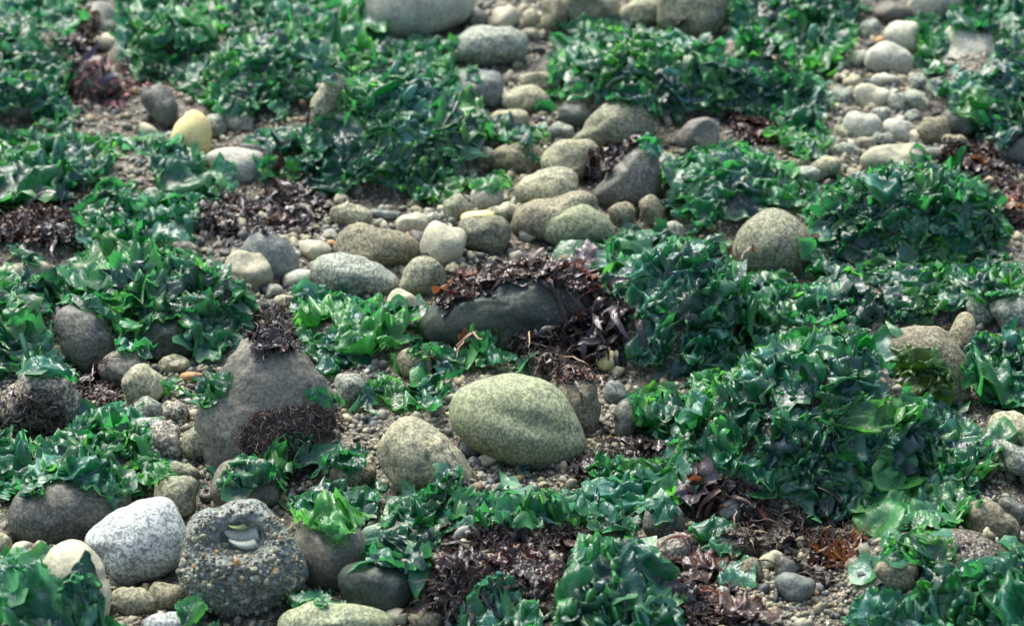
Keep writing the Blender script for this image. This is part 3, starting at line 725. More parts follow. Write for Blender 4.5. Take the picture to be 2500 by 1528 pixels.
GREENS = []   # filled below: (label, poly, ...)
HANG = {'hang': .55, 'frill': .25, 'sheet': .2}
SHEET = {'sheet': .75, 'hang': .15, 'frill': .1}
FRILL = {'frill': .6, 'hang': .3, 'sheet': .1}
BIG = {'sheet': .6, 'hang': .4}
M_STD = {'mid': .46, 'deep': .2, 'bright': .2, 'film': .18}
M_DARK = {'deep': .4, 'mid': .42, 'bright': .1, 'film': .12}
M_LITE = {'mid': .4, 'bright': .3, 'film': .25, 'deep': .08}
M_FILM = {'film': .7, 'mid': .25, 'bright': .05}
GREENS += [
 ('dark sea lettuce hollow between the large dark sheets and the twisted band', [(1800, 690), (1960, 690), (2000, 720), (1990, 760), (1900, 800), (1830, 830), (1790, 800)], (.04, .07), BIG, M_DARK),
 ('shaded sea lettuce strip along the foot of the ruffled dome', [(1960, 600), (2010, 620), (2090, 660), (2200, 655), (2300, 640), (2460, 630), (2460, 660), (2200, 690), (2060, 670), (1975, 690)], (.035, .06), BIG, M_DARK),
 ('sea lettuce in the top corner beside the brown tuft', [(-230, -130), (210, -130), (180, 60), (170, 120), (180, 190), (130, 260), (-230, 250)], (.03, .055), HANG, M_STD),
 ('sea lettuce bank between the brown tuft and the pale top boulder', [(270, -130), (620, -130), (610, 100), (560, 190), (450, 205), (340, 190), (290, 120)], (.03, .055), HANG, M_STD),
 ('sea lettuce slope dropping down to the small pale wedge cobble', [(610, -130), (890, -130), (885, 60), (930, 100), (920, 170), (800, 195), (720, 250), (690, 300), (640, 240), (600, 285), (540, 290), (500, 250), (430, 228), (560, 185)], (.03, .06), HANG, M_STD),
 ('small sea lettuce tuft over the purple grey boulder', [(20, 205), (130, 190), (180, 260), (170, 320), (120, 320), (60, 265)], (.025, .04), FRILL, M_STD),
 ('wide wet sea lettuce band left of the grit below the yellow stone', [(-230, 310), (150, 322), (270, 345), (285, 400), (200, 440), (170, 500), (-230, 480)], (.045, .08), SHEET, M_LITE),
 ('thin sea lettuce film wrapped round the foot of the yellow stone', [(255, 330), (400, 330), (440, 360), (520, 388), (590, 440), (560, 482), (450, 482), (400, 440), (385, 385), (290, 375)], (.04, .07), SHEET, M_FILM, dict(filler=.3)),
 ('leafy sea lettuce patch above the broad left bank', [(230, 440), (330, 470), (480, 470), (485, 540), (430, 590), (300, 605), (190, 605), (180, 520)], (.025, .05), FRILL, M_STD),
 ('dark sea lettuce tongue under the tall tan slab', [(560, 335), (700, 312), (800, 300), (790, 350), (700, 370), (640, 400), (600, 352)], (.03, .05), SHEET, M_DARK, dict(filler=.6)),
 ('sprigs of sea lettuce edging the flat pale green boulder', [(620, 385), (740, 380), (740, 450), (660, 430), (630, 450)], (.02, .035), FRILL, M_STD, dict(filler=.4, spacing=.9)),
 ('steep sea lettuce mound between the tan slab and the blue grey cobble', [(830, 200), (930, 150), (1000, 110), (1080, 130), (1110, 170), (1120, 240), (1180, 262), (1205, 300), (1330, 315), (1345, 350), (1240, 352), (1180, 342), (1110, 415), (1115, 470), (1050, 495), (1000, 470), (900, 435), (840, 480), (760, 472), (740, 420), (715, 380), (800, 330), (830, 270)], (.03, .058), HANG, M_STD),
 ('sea lettuce fringe along the base of the pale top boulder', [(890, 70), (980, 98), (1120, 88), (1130, 120), (1050, 128), (950, 140)], (.025, .045), HANG, M_STD),
 ('low sea lettuce scrap behind the near white perched cobble', [(1110, 440), (1240, 420), (1255, 452), (1180, 472), (1130, 458)], (.025, .045), SHEET, M_LITE, dict(filler=.4)),
 ('sea lettuce mound right of the pale tan cobbles with an overhanging lip', [(1340, 150), (1400, 90), (1480, 60), (1560, 70), (1650, 70), (1750, 130), (1850, 160), (1950, 170), (2010, 200), (2035, 240), (2005, 300), (2040, 350), (1995, 395), (1930, 385), (1890, 300), (1790, 285), (1700, 255), (1620, 290), (1560, 258), (1480, 240), (1400, 235), (1325, 262)], (.03, .058), HANG, M_STD),
 ('high sea lettuce bank with a dry twig lying on it', [(1760, -130), (2090, -130), (2100, 80), (2050, 150), (2035, 190), (1960, 172), (1900, 130), (1840, 150), (1780, 85)], (.03, .055), HANG, M_STD),
 ('small sea lettuce sprigs in front of the mossy top boulder', [(1350, 62), (1440, 45), (1540, 50), (1500, 82), (1380, 85)], (.025, .04), FRILL, M_STD),
 ('sea lettuce drape around the pale rock beside the gravel lane', [(2230, 60), (2340, 10), (2540, -130), (2730, 320), (2450, 362), (2385, 325), (2330, 280), (2290, 210), (2310, 180), (2420, 180), (2420, 80), (2330, 80), (2290, 190), (2250, 150)], (.035, .06), HANG, M_DARK),
 ('glossy sea lettuce bed right of the narrow upright brown cobble', [(1620, 400), (1700, 362), (1800, 345), (1890, 385), (1950, 430), (1990, 480), (1985, 505), (1930, 502), (1850, 500), (1790, 540), (1700, 555), (1630, 512), (1610, 450)], (.035, .065), BIG, M_STD),
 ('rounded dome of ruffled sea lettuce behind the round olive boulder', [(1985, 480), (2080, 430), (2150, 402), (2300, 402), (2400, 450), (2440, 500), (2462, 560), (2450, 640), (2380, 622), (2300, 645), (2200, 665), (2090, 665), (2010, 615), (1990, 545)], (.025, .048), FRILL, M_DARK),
 ('large dark sea lettuce sheets hanging beside the black straps', [(1470, 582), (1530, 560), (1600, 572), (1700, 580), (1775, 600), (1790, 665), (1890, 685), (1960, 705), (1985, 740), (1900, 765), (1850, 805), (1780, 850), (1730, 900), (1620, 910), (1530, 885), (1510, 800), (1560, 760), (1500, 740), (1470, 690)], (.045, .07), BIG, {'deep': .38, 'mid': .35, 'film': .18, 'bright': .12}, dict(filler=.7)),
 ('twisted sea lettuce band below the ruffled dome', [(1960, 690), (2060, 655), (2200, 685), (2350, 650), (2730, 630), (2730, 730), (2430, 715), (2340, 755), (2280, 772), (2180, 785), (2080, 790), (1950, 800), (1900, 780), (2000, 740)], (.05, .085), BIG, M_STD, dict(filler=.8)),
 ('wet sea lettuce crest above the dark front mound', [(1700, 955), (1800, 890), (1850, 820), (1950, 795), (2080, 790), (2140, 815), (2150, 900), (2150, 960), (2000, 990), (1850, 990), (1780, 1000)], (.045, .085), BIG, M_STD),
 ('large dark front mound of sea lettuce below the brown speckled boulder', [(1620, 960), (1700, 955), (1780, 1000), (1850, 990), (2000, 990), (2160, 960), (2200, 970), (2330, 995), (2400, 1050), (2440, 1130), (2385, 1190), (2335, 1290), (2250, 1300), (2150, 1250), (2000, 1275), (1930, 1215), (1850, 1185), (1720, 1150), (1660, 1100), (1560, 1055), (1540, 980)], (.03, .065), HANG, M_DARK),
 ('bright sea lettuce leaf folded over the brown speckled boulder', [(2165, 840), (2235, 845), (2335, 895), (2350, 940), (2290, 970), (2165, 950)], (.06, .085), {'sheet': 1}, {'olive': .5, 'bright': .5}, dict(filler=0, at=[(2278, 912), (2210, 880), (2240, 935)], at_size=(.044, .054))),
 ('wrinkled sea lettuce sheets right of the brown speckled boulder', [(2370, 810), (2730, 800), (2730, 1000), (2440, 995), (2385, 985), (2362, 870)], (.045, .075), BIG, M_STD),
 ('broad sea lettuce leaves in the lower corner around the grey tan stone', [(2060, 1425), (2110, 1390), (2180, 1310), (2250, 1285), (2330, 1310), (2335, 1360), (2730, 1310), (2730, 1680), (2090, 1680), (2060, 1480), (2130, 1430), (2240, 1440), (2250, 1370), (2170, 1370)], (.04, .08), {'hang': .6, 'sheet': .3, 'frill': .1}, M_STD),
 ('broad left bank of sea lettuce above the dark rock face', [(-230, 690), (100, 672), (200, 630), (230, 590), (330, 602), (450, 622), (560, 660), (620, 720), (612, 800), (560, 860), (500, 870), (430, 815), (350, 870), (290, 870), (270, 785), (200, 735), (130, 742), (120, 800), (195, 930), (130, 920), (-230, 890)], (.035, .07), HANG, M_STD),
 ('sea lettuce mat between the upright grey cobble and the dark slate boulder', [(720, 715), (780, 700), (860, 722), (940, 745), (1030, 740), (1015, 830), (945, 880), (870, 892), (780, 890), (740, 850), (715, 790)], (.03, .055), HANG, M_LITE),
 ('wrinkled wet sea lettuce sheets behind the big green boulder', [(880, 960), (930, 905), (1000, 935), (1060, 900), (1180, 890), (1280, 885), (1285, 903), (1180, 912), (1105, 930), (1085, 985), (1060, 1008), (960, 998), (910, 1020), (872, 1012)], (.05, .09), SHEET, M_LITE, dict(filler=.5)),
 ('sea lettuce tangle at the foot of the dark slate boulder', [(1040, 835), (1100, 850), (1190, 800), (1215, 850), (1285, 885), (1180, 890), (1060, 900), (1000, 925), (940, 890), (1000, 860)], (.03, .06), HANG, M_STD),
 ('loose sea lettuce frond draped across the left gravel pocket', [(360, 925), (440, 920), (570, 905), (565, 945), (500, 990), (420, 970), (370, 965)], (.035, .06), SHEET, M_STD, dict(filler=.5)),
 ('left sea lettuce bunch draped over the broad dark grey boulder', [(190, 1012), (300, 980), (355, 1005), (375, 1080), (420, 1140), (432, 1170), (370, 1180), (310, 1205), (270, 1240), (200, 1185), (150, 1165), (60, 1215), (-230, 1230), (-230, 1050), (50, 1035), (80, 1100)], (.035, .065), HANG, M_STD),
 ('torn sea lettuce pieces below the dark tuft of the purple boulder', [(480, 1192), (540, 1145), (650, 1090), (690, 1060), (790, 1055), (900, 1120), (890, 1150), (800, 1152), (760, 1130), (700, 1180), (640, 1190), (560, 1200)], (.03, .055), BIG, M_STD, dict(filler=.5)),
 ('small sea lettuce sprig beside the knobbly grey granite cobble', [(735, 950), (800, 938), (825, 985), (780, 1002)], (.03, .05), HANG, M_STD, dict(filler=.5)),
 ('sea lettuce tuft on the shoulder of the purple brown boulder', [(700, 1225), (780, 1180), (920, 1190), (930, 1262), (860, 1290), (790, 1300), (720, 1290)], (.03, .06), BIG, M_STD, dict(filler=.6)),
 ('upright sea lettuce leaf group in front of the egg shaped stone', [(950, 1225), (1050, 1185), (1080, 1130), (1140, 1130), (1130, 1185), (1100, 1230), (1080, 1290), (1050, 1400), (980, 1395), (900, 1370), (890, 1335), (960, 1275)], (.035, .075), HANG, M_STD),
 ('wide wet sea lettuce sheet in front of the big green boulder', [(1130, 1190), (1250, 1200), (1330, 1190), (1400, 1210), (1430, 1165), (1500, 1210), (1560, 1290), (1480, 1322), (1400, 1280), (1300, 1290), (1090, 1285), (1100, 1230)], (.05, .09), BIG, M_LITE, dict(filler=.6)),
 ('flat pale sea lettuce beside the rusty straps', [(1470, 1125), (1560, 1110), (1690, 1130), (1680, 1210), (1625, 1260), (1540, 1250), (1450, 1165)], (.04, .07), SHEET, M_LITE, dict(filler=.6)),
 ('sea lettuce heap at the bottom beside the red brown leafy weed', [(1420, 1320), (1500, 1310), (1570, 1320), (1625, 1380), (1600, 1450), (1660, 1480), (1700, 1680), (1360, 1680), (1340, 1480), (1400, 1440), (1360, 1400)], (.045, .085), BIG, M_STD),
 ('scattered sea lettuce scraps in the brown weed at the bottom', [(1110, 1680), (1110, 1480), (1180, 1400), (1250, 1395), (1320, 1450), (1345, 1680)], (.03, .055), BIG, M_DARK, dict(filler=.5, spacing=.7)),
 ('single dark sea lettuce frond standing on the gritty stone', [(1710, 1292), (1770, 1300), (1800, 1390), (1815, 1430), (1760, 1420), (1720, 1380)], (.055, .08), {'sheet': .6, 'hang': .4}, {'film': .6, 'mid': .4}, dict(filler=.3, at=[(1740, 1320), (1755, 1365), (1785, 1410)])),
 ('sea lettuce heap in the lower corner before the pale rounded stone', [(-230, 1365), (70, 1352), (140, 1400), (240, 1420), (262, 1500), (300, 1680), (-230, 1680)], (.035, .065), HANG, M_STD),
 ('dark sea lettuce stuck flat on the pale rounded stone', [(150, 1372), (215, 1358), (240, 1400), (225, 1450), (170, 1430)], (.06, .075), {'sheet': 1}, {'deep': 1}, dict(filler=.0, at=[(195, 1400)])),
 ('dark sea lettuce under the anemone at the bottom edge', [(430, 1465), (480, 1440), (525, 1495), (590, 1680), (440, 1680)], (.035, .06), BIG, M_DARK, dict(filler=.5)),
 ('little sea lettuce tuft between the anemone and the dark mottled boulder', [(700, 1455), (780, 1430), (850, 1470), (800, 1502), (720, 1492)], (.02, .035), FRILL, M_LITE, dict(filler=.4, spacing=.8)),
 ('ruffled bright sea lettuce rim beside the dark slab edge', [(1540, 975), (1640, 945), (1660, 985), (1640, 1040), (1560, 1050)], (.025, .04), FRILL, {'bright': .5, 'mid': .4, 'olive': .1}),
 ('rolled dark sea lettuce frond over the cream stone', [(10, 590), (60, 600), (115, 640), (100, 660), (30, 620)], (.045, .065), {'hang': 1}, {'deep': .7, 'mid': .3}, dict(filler=.2)),
 ('sea lettuce skirt across the foot of the round olive boulder', [(1770, 650), (1850, 665), (1930, 655), (1960, 690), (1900, 700), (1790, 690)], (.035, .06), SHEET, M_DARK, dict(filler=.5)),
 ('thin sea lettuce skin on the front of the blue grey cobble', [(1115, 165), (1160, 170), (1200, 200), (1180, 215), (1130, 200)], (.03, .045), SHEET, M_FILM, dict(filler=.2)),
]
GREENS += [
 ('green tuft spilling over the corner between the olive dome and blue grey wedge', [(1545, 325), (1600, 325), (1625, 365), (1600, 380), (1560, 365)], (.025, .04), HANG, M_STD, dict(filler=.4)),
 ('small lettuce rag stuck on the rough grey brown cobble', [(1270, 365), (1310, 370), (1305, 410), (1275, 405)], (.02, .03), HANG, M_STD, dict(filler=.3)),
 ('lettuce scraps at the front edge of the big green boulder', [(1215, 1130), (1330, 1135), (1300, 1165), (1220, 1170)], (.025, .04), SHEET, M_LITE, dict(filler=.3)),
 ('pale lettuce sheet at the foot of the grey granite boulder', [(720, 690), (760, 700), (800, 725), (760, 745), (725, 735)], (.03, .045), SHEET, M_LITE, dict(filler=.3)),
 ('dark sea lettuce tongue between the hanging sheets and the wet crest', [(1640, 960), (1700, 895), (1790, 835), (1860, 830), (1810, 895), (1700, 965)], (.035, .06), BIG, M_DARK),
 ('sea lettuce trailing between the glossy bed and the ruffled dome', [(1900, 400), (2000, 445), (2005, 500), (1990, 580), (1950, 520), (1985, 480)], (.035, .06), BIG, M_STD),
]


LANES = [
 ('in the upper gravel lane', [(2040, 170), (2280, 180), (2340, 330), (2250, 440), (1990, 440), (2040, 300)], 46, (14, 34)),
 ('in the central cobble patch', [(480, 540), (800, 490), (1100, 470), (1260, 480), (1250, 620), (1020, 700), (760, 740), (620, 760), (640, 640), (420, 610)], 60, (12, 32)),
 ('around the foot of the big green boulder', [(860, 960), (925, 1000), (925, 1110), (960, 1200), (1170, 1110), (1430, 1145), (1400, 1190), (1180, 1200), (870, 1130)], 36, (10, 22)),
 ('in the pocket behind the purple boulder', [(380, 860), (540, 850), (520, 940), (510, 1060), (520, 1180), (380, 1130), (370, 980)], 34, (10, 24)),
 ('beside the dark slab edge', [(1430, 990), (1500, 970), (1560, 1100), (1440, 1130)], 22, (10, 24)),
 ('in the lower gravel by the orange weed', [(1840, 1390), (2100, 1400), (2110, 1528), (1820, 1528)], 34, (9, 22)),
 ('in front of the white granite boulder', [(250, 1440), (470, 1430), (470, 1528), (270, 1528)], 14, (10, 22)),
 ('behind the long mottled grey boulder', [(1140, 0), (1350, 0), (1340, 100), (1270, 70), (1150, 60)], 10, (12, 26)),
 ('along the slab at the frame edge', [(2330, 1140), (2500, 1120), (2420, 1330), (2330, 1330)], 16, (9, 20)),
 ('on the grit by the left edge', [(0, 900), (180, 900), (200, 1000), (0, 1050)], 14, (9, 20)),
 ('on the grit below the yellow stone', [(300, 390), (440, 390), (440, 470), (330, 460)], 10, (12, 26)),
]

def covered(u, v):
    r = np.zeros(np.shape(u), bool)
    for g in GREENS: r |= inpoly(u, v, g[1])
    return r

def scatter_ground(n, rlo, rhi, keep_cov):
    x = rng.uniform(-1.15, 1.15, n * 3); y = rng.uniform(-.85, 1.6, n * 3)
    z = terrain(x, y)
    P = np.stack([x, y, z], -1)
    u, v = project(P)
    ok = (u > -700) & (u < 3200) & (v > -330) & (v < 1900)
    cov = covered(u, v)
    ok &= ~cov | (rng.random(len(x)) < keep_cov)
    dens = noise3(x * 9, y * 9, 0 * x, 77)
    ok &= rng.random(len(x)) < np.clip(.62 + .75 * dens, .12, 1)
    P = P[ok][:n]
    rad = rlo + (rhi - rlo) * rng.random(len(P)) ** 2.6
    P[:, 2] += rad * .25
    return P, rad
P_, r_ = scatter_ground(25000, .0016, .0046, .10)
stone_soup('fine_gravel', P_, r_, 1 if False else 0, 'fine mixed grit and shell sand between the stones')
P_, r_ = scatter_ground(10500, .0034, .0088, .06)
for where, poly, n, _ in LANES:
    pl = np.array(poly)
    U = rng.uniform(pl[:, 0].min(), pl[:, 0].max(), n * 14); W_ = rng.uniform(pl[:, 1].min(), pl[:, 1].max(), n * 14)
    m = inpoly(U, W_, poly)
    Q = []
    for u, v in zip(U[m], W_[m]):
        q = gpt(u, v); q = gpt(u, v, float(terrain(q[0], q[1]))); q[2] = float(terrain(q[0], q[1])); Q.append(q)
    Q = np.array(Q); rq = np.array([np.dot(q - CAM, FWD) for q in Q]) / FPX * (.42 * _[0] + (.50 * _[1] - .42 * _[0]) * rng.random(len(Q)) ** 1.7); Q[:, 2] += rq * .3
    P_ = np.concatenate([P_, Q]); r_ = np.concatenate([r_, rq])
stone_soup('coarse_gravel', P_, r_, 1, 'small tan, grey and white gravel between the stones')

# loose pebbles one can point at
var2, F2 = stone_variants(2, 16, 3)
peb_mesh = {}
PCOL = {'tan': 'tan', 'grey': 'grey', 'cream': 'cream', 'dark': 'dark', 'orange': 'orange', 'pale': 'pale'}
def pebble_mesh(i, kind):
    if (i, kind) not in peb_mesh:
        o = mk('pebble', var2[i] * np.array([1.15, .95, .72]), F2, ROCK[kind], link=False)
        peb_mesh[(i, kind)] = o.data
    return peb_mesh[(i, kind)]
for where, poly, n, (a_, b_) in LANES:
    pl = np.array(poly); done = []
    tries = 0
    while len(done) < n and tries < 1500:
        tries += 1
        u = random.uniform(*(pl[:, 0].min(), pl[:, 0].max())); v = random.uniform(pl[:, 1].min(), pl[:, 1].max())
        if not inpoly(np.array([u]), np.array([v]), poly)[0]: continue
        if any(math.hypot(u - q[0], v - q[1]) < 16 for q in done): continue
        p = gpt(u, v)
        z = float(terrain(p[0], p[1])); p = gpt(u, v, z); z = float(terrain(p[0], p[1]))
        t_ = top(p[0], p[1])
        if t_ is None or t_[0][2] - z > .006: continue
        done.append((u, v))
        k_ = np.dot(p - CAM, FWD) / FPX
        r = random.uniform(a_, b_) * random.uniform(.7, 1) * .5 * k_
        kind = random.choices(['tan', 'grey', 'cream', 'dark', 'orange', 'pale'], [26, 24, 20, 9, 6, 12])[0]
        o = bpy.data.objects.new('pebble', pebble_mesh(random.randrange(16), kind))
        o.location = (p[0], p[1], z + r * .35); o.scale = (r, r, r)
        o.rotation_euler = (random.uniform(-.4, .4), random.uniform(-.4, .4), random.uniform(0, 6.3))
        C.objects.link(o)
        tag(o, f'small {kind} pebble loose {where}', 'pebble', f'small {kind} pebbles {where}')

# grit stuck on the anemone: pieces large enough to pick out, and a fine crust
U, Vv = rng.uniform(440, 748, 6000), rng.uniform(1225, 1508, 6000)
ins = inpoly(U, Vv, A_POLY)
pts, big = [], 0
for u, v in zip(U[ins], Vv[ins]):
    h_ = hit(u, v)
    if h_ is None: continue
    inpit = abs(u - 585) < 60 and abs(v - 1292) < 38
    if inpit: continue
    if big < 150 and v > 1262 and random.random() < .5:
        k_ = np.dot(h_[0] - CAM, FWD) / FPX
        r = random.uniform(4, 11) * k_ * random.uniform(.6, 1)
        kind = random.choices(['tan', 'grey', 'cream', 'dark', 'orange', 'pale'], [28, 18, 26, 10, 14, 8])[0]
        o = bpy.data.objects.new('grit_piece', pebble_mesh(random.randrange(16), kind))
        o.parent = anem
        o.location = h_[0] - np.array(anem.location) + h_[1] * r * .3
        o.scale = (r, r, r); o.rotation_euler = (random.uniform(0, 6), random.uniform(0, 6), random.uniform(0, 6))
        C.objects.link(o); big += 1
    else:
        pts.append(h_[0] + h_[1] * .0004)
pts = np.array(pts[:1000])
stone_soup('grit_crust', pts - np.array(anem.location), rng.uniform(.0008, .0022, len(pts)), 0, None, parent=anem)
SHELL = rock_mat('ribbed_shell', (.44, .46, .40), .7, 1.15, .2, bump=.05)
SHELLG = rock_mat('ribbed_shell_green', (.22, .26, .13), .7, 1.2, .3, bump=.05)
def shell(u0, v0, w, h, mat, nm):
    q = hit(u0, v0); k_ = np.dot(q[0] - CAM, FWD) / FPX
    nu, nv = 45, 7
    V = []
    for j in range(nv):
        for i in range(nu):
            a = i / (nu - 1); b = j / (nv - 1)
            x = (a - .5) * w * (1 - .25 * b) + 18 * b
            z = (b - .5) * h - 6 * (2 * a - 1) ** 2
            y = -8 * math.sin(math.pi * b) - 3.2 * abs(math.sin(a * math.pi * 11))
            V.append((x * RIGHT - z * UP * 1 + (y - 10) * FWD) * k_)
    F = [(j * nu + i, j * nu + i + 1, (j + 1) * nu + i + 1, (j + 1) * nu + i) for j in range(nv - 1) for i in range(nu - 1)]
    o = mk(nm, np.array(V), F, mat, parent=anem, loc=q[0] - np.array(anem.location))
    sm = o.modifiers.new('thickness', 'SOLIDIFY'); sm.thickness = .0012
    return o
shell(584, 1308, 88, 34, SHELL, 'shell_fragment')
shell(590, 1330, 62, 17, SHELL, 'shell_fragment')
shell(572, 1288, 46, 9, SHELLG, 'shell_fragment')

# ------------------------------------------------------------------ sea lettuce
def frond_shape(seed, nr, na, style):
    """local shape of one limp wet frond: outline, buckled crests that lean over, crinkles, ruffled and rolled margin"""
    r_ = random.Random(seed)
    rho = np.linspace(0, 1, nr + 1)[1:] ** .72
    phi = np.arange(na) / na * 2 * np.pi
    Rr, Ph = np.meshgrid(rho, phi, indexing='ij')
    c, s = np.cos(Ph), np.sin(Ph)
    out = 1 + .30 * noise3(c * .9 + seed, s * .9, 0 * c, 41) + .20 * noise3(c * 1.9 + seed, s * 1.9, 0 * c, 42) + .13 * noise3(c * 6 + seed, s * 6, 0 * c, 43)
    out = np.clip(out, .5, 1.5)
    el = {'sheet': r_.uniform(.75, 1.3), 'hang': r_.uniform(1.1, 1.8), 'frill': r_.uniform(.8, 1.3), 'strip': r_.uniform(2.4, 3.2), 'blanket': r_.uniform(.6, 1.1)}[style]
    x = np.concatenate([[0], (Rr * out * c).ravel()]) / math.sqrt(el)
    y = np.concatenate([[0], (Rr * out * s).ravel()]) * math.sqrt(el)
    rr = np.concatenate([[0], Rr.ravel()]); ph = np.concatenate([[0], Ph.ravel()])
    # slow swell
    a1 = {'sheet': .12, 'hang': .15, 'frill': .22, 'strip': .10, 'blanket': .06}[style]
    z = a1 * noise3(x * 1.3 + seed, y * 1.3, 0 * x, 46)
    dx0 = np.zeros_like(x); dy0 = np.zeros_like(x)
    # crests: folds that stand up and lean over
    nc = {'sheet': r_.choice([3, 4, 5]), 'hang': r_.choice([2, 3, 4]), 'frill': r_.choice([2, 3]), 'strip': 2, 'blanket': r_.choice([8, 9, 10])}[style]
    if nr < 5: nc = 1
    for k in range(nc):
        base = math.pi / 2 if style in ('sheet', 'blanket') else (0 if style in ('hang', 'strip') else r_.uniform(0, 3.1))
        a = base + r_.gauss(0, .5)
        dx, dy = math.cos(a), math.sin(a)
        q = x * dx + y * dy; t = -x * dy + y * dx
        q0 = r_.uniform(-.9, .9)
        q = q - q0 - .30 * noise3(t * 1.5 + seed + k * 7, 0 * t, 0 * t, 51) - .10 * noise3(t * 4 + seed + k * 7, 0 * t, 0 * t, 52)
        w = r_.uniform(.08, .15); amp = r_.uniform(.16, .34) * (1.15 if style == 'sheet' else .9)
        if style == 'blanket': w *= .66; amp *= .85
        env = np.clip(.55 + 1.1 * noise3(t * 1.2 + k * 3.3 + seed, 0 * t, 0 * t, 53), 0, 1.2)
        g = np.exp(-(q / w) ** 2) * amp * env
        z = z + g
        lean = r_.uniform(.2, .9) * r_.choice([-1, -1, 1])
        dx0 += g * lean * dx; dy0 += g * lean * dy
    x = x + dx0; y = y + dy0
    f = 2.6 if style != 'blanket' else 4.6
    z = z + (.060 if style != 'blanket' else .042) * (1 - 2.4 * np.sqrt(noise3(x * f + seed, y * f * 1.3, 0 * x, 47) ** 2 + .006))
    if nr > 5: z = z + (.030 if style != 'blanket' else .018) * (1 - 2.4 * np.sqrt(noise3(x * f * 2.4, y * f * 2.4 + seed, 0 * x, 50) ** 2 + .02))
    ea = {'sheet': .11, 'hang': .14, 'frill': .30, 'strip': .12, 'blanket': .05}[style]
    kk = r_.choice([5, 6, 7, 9])
    z = z + ea * rr ** 2.5 * np.sin(ph * kk + 3 * noise3(np.cos(ph) * 1.2 + seed, np.sin(ph) * 1.2, 0 * x, 48))
    cup = 0 if style == 'blanket' else r_.uniform(-.30, .05) if style != 'frill' else r_.uniform(-.1, .4)
    z = z + cup * rr ** 2
    if style != 'frill' and nr > 5:       # margin rolled up into a tube along parts of the outline
        rx = np.concatenate([[0], (out * c).ravel()]); ry = np.concatenate([[0], (out * s).ravel()])
        rl = np.hypot(rx, ry) + 1e-6; ux, uy = rx / rl, ry / rl
        r0 = .80 + .5 * noise3(np.cos(ph) * .9 + seed, np.sin(ph) * .9, 0 * ph, 55)
        q = (rr - r0) * rl
        rad = r_.uniform(.05, .09)
        an = np.clip(q / rad, 0, 3.6); rest = np.clip(q - rad * 3.6, 0, None)
        d = np.where(q > 0, rad * np.sin(an) + rest * np.cos(an) - q, 0)
        x = x + d * ux; y = y + d * uy
        z = z + np.where(q > 0, (rad * (1 - np.cos(an)) + rest * np.sin(an)), 0) * (1 if r_.random() < .7 else -1)
    for _ in range(0 if style == 'blanket' else r_.choice([0, 1, 1]) if style != 'frill' else r_.choice([0, 1])):   # rolled or folded over margins
        a = r_.uniform(0, 2 * math.pi)
        dx, dy = math.cos(a), math.sin(a)
        cc = r_.uniform(.5, .85); rad = r_.uniform(.06, .13); am = math.radians(r_.uniform(90, 220)); sg = 1 if r_.random() < .6 else -1
        cc = cc + .30 * noise3(x * 1.6 + seed, y * 1.6, 0 * x, 49)
        q = x * dx + y * dy - cc
        m = q > 0
        an = np.clip(q / rad, 0, am); rest = np.clip(q - rad * am, 0, None)
        nq = rad * np.sin(an) + rest * np.cos(an); nz = rad * (1 - np.cos(an)) + rest * np.sin(an)
        d = np.where(m, nq - q, 0)
        x = x + d * dx; y = y + d * dy
        z = z + np.where(m, sg * nz, 0)
    return np.stack([x, y, z], -1) * .5

def rim_values(nr, na):
    rho = np.linspace(0, 1, nr + 1)[1:]
    return np.concatenate([[0], np.repeat(rho, na)])

def fan_faces(nr, na):
    F = []
    for i in range(na):
        F.append((0, 1 + i, 1 + (i + 1) % na))
    for j in range(nr - 1):
        for i in range(na):
            a = 1 + j * na + i; b = 1 + j * na + (i + 1) % na
            F.append((a, a + na, b + na, b))
    return F
FF_B = fan_faces(24, 60)
FF_L, FF_M, FF_S = fan_faces(13, 42), fan_faces(8, 26), fan_faces(3, 11)
RIM = {len(rim_values(*k)): rim_values(*k) for k in ((13, 42), (8, 26), (3, 11), (24, 60))}
def rim(o, reps=1):
    n = len(o.data.vertices) // reps
    a = o.data.attributes.new('rim', 'FLOAT', 'POINT')
    a.data.foreach_set('value', np.tile(RIM[n], reps))
VARS = {}
for st in ('sheet', 'hang', 'frill', 'strip'):
    VARS[st] = ([frond_shape(100 + i * 3, 13, 42, st) for i in range(30)], [frond_shape(200 + i * 3, 8, 26, st) for i in range(34)], [frond_shape(500 + i * 3, 3, 11, st) for i in range(20)])

BLANKETS = [frond_shape(900 + i * 3, 24, 60, 'blanket') for i in range(18)]

def frame(n, direction):
    n = n / np.linalg.norm(n)
    t = direction - n * (direction @ n)
    if np.linalg.norm(t) < 1e-4: t = np.cross(n, [1, 0, .1])
    t = t / np.linalg.norm(t)
    b = np.cross(t, n)
    return b, t, n

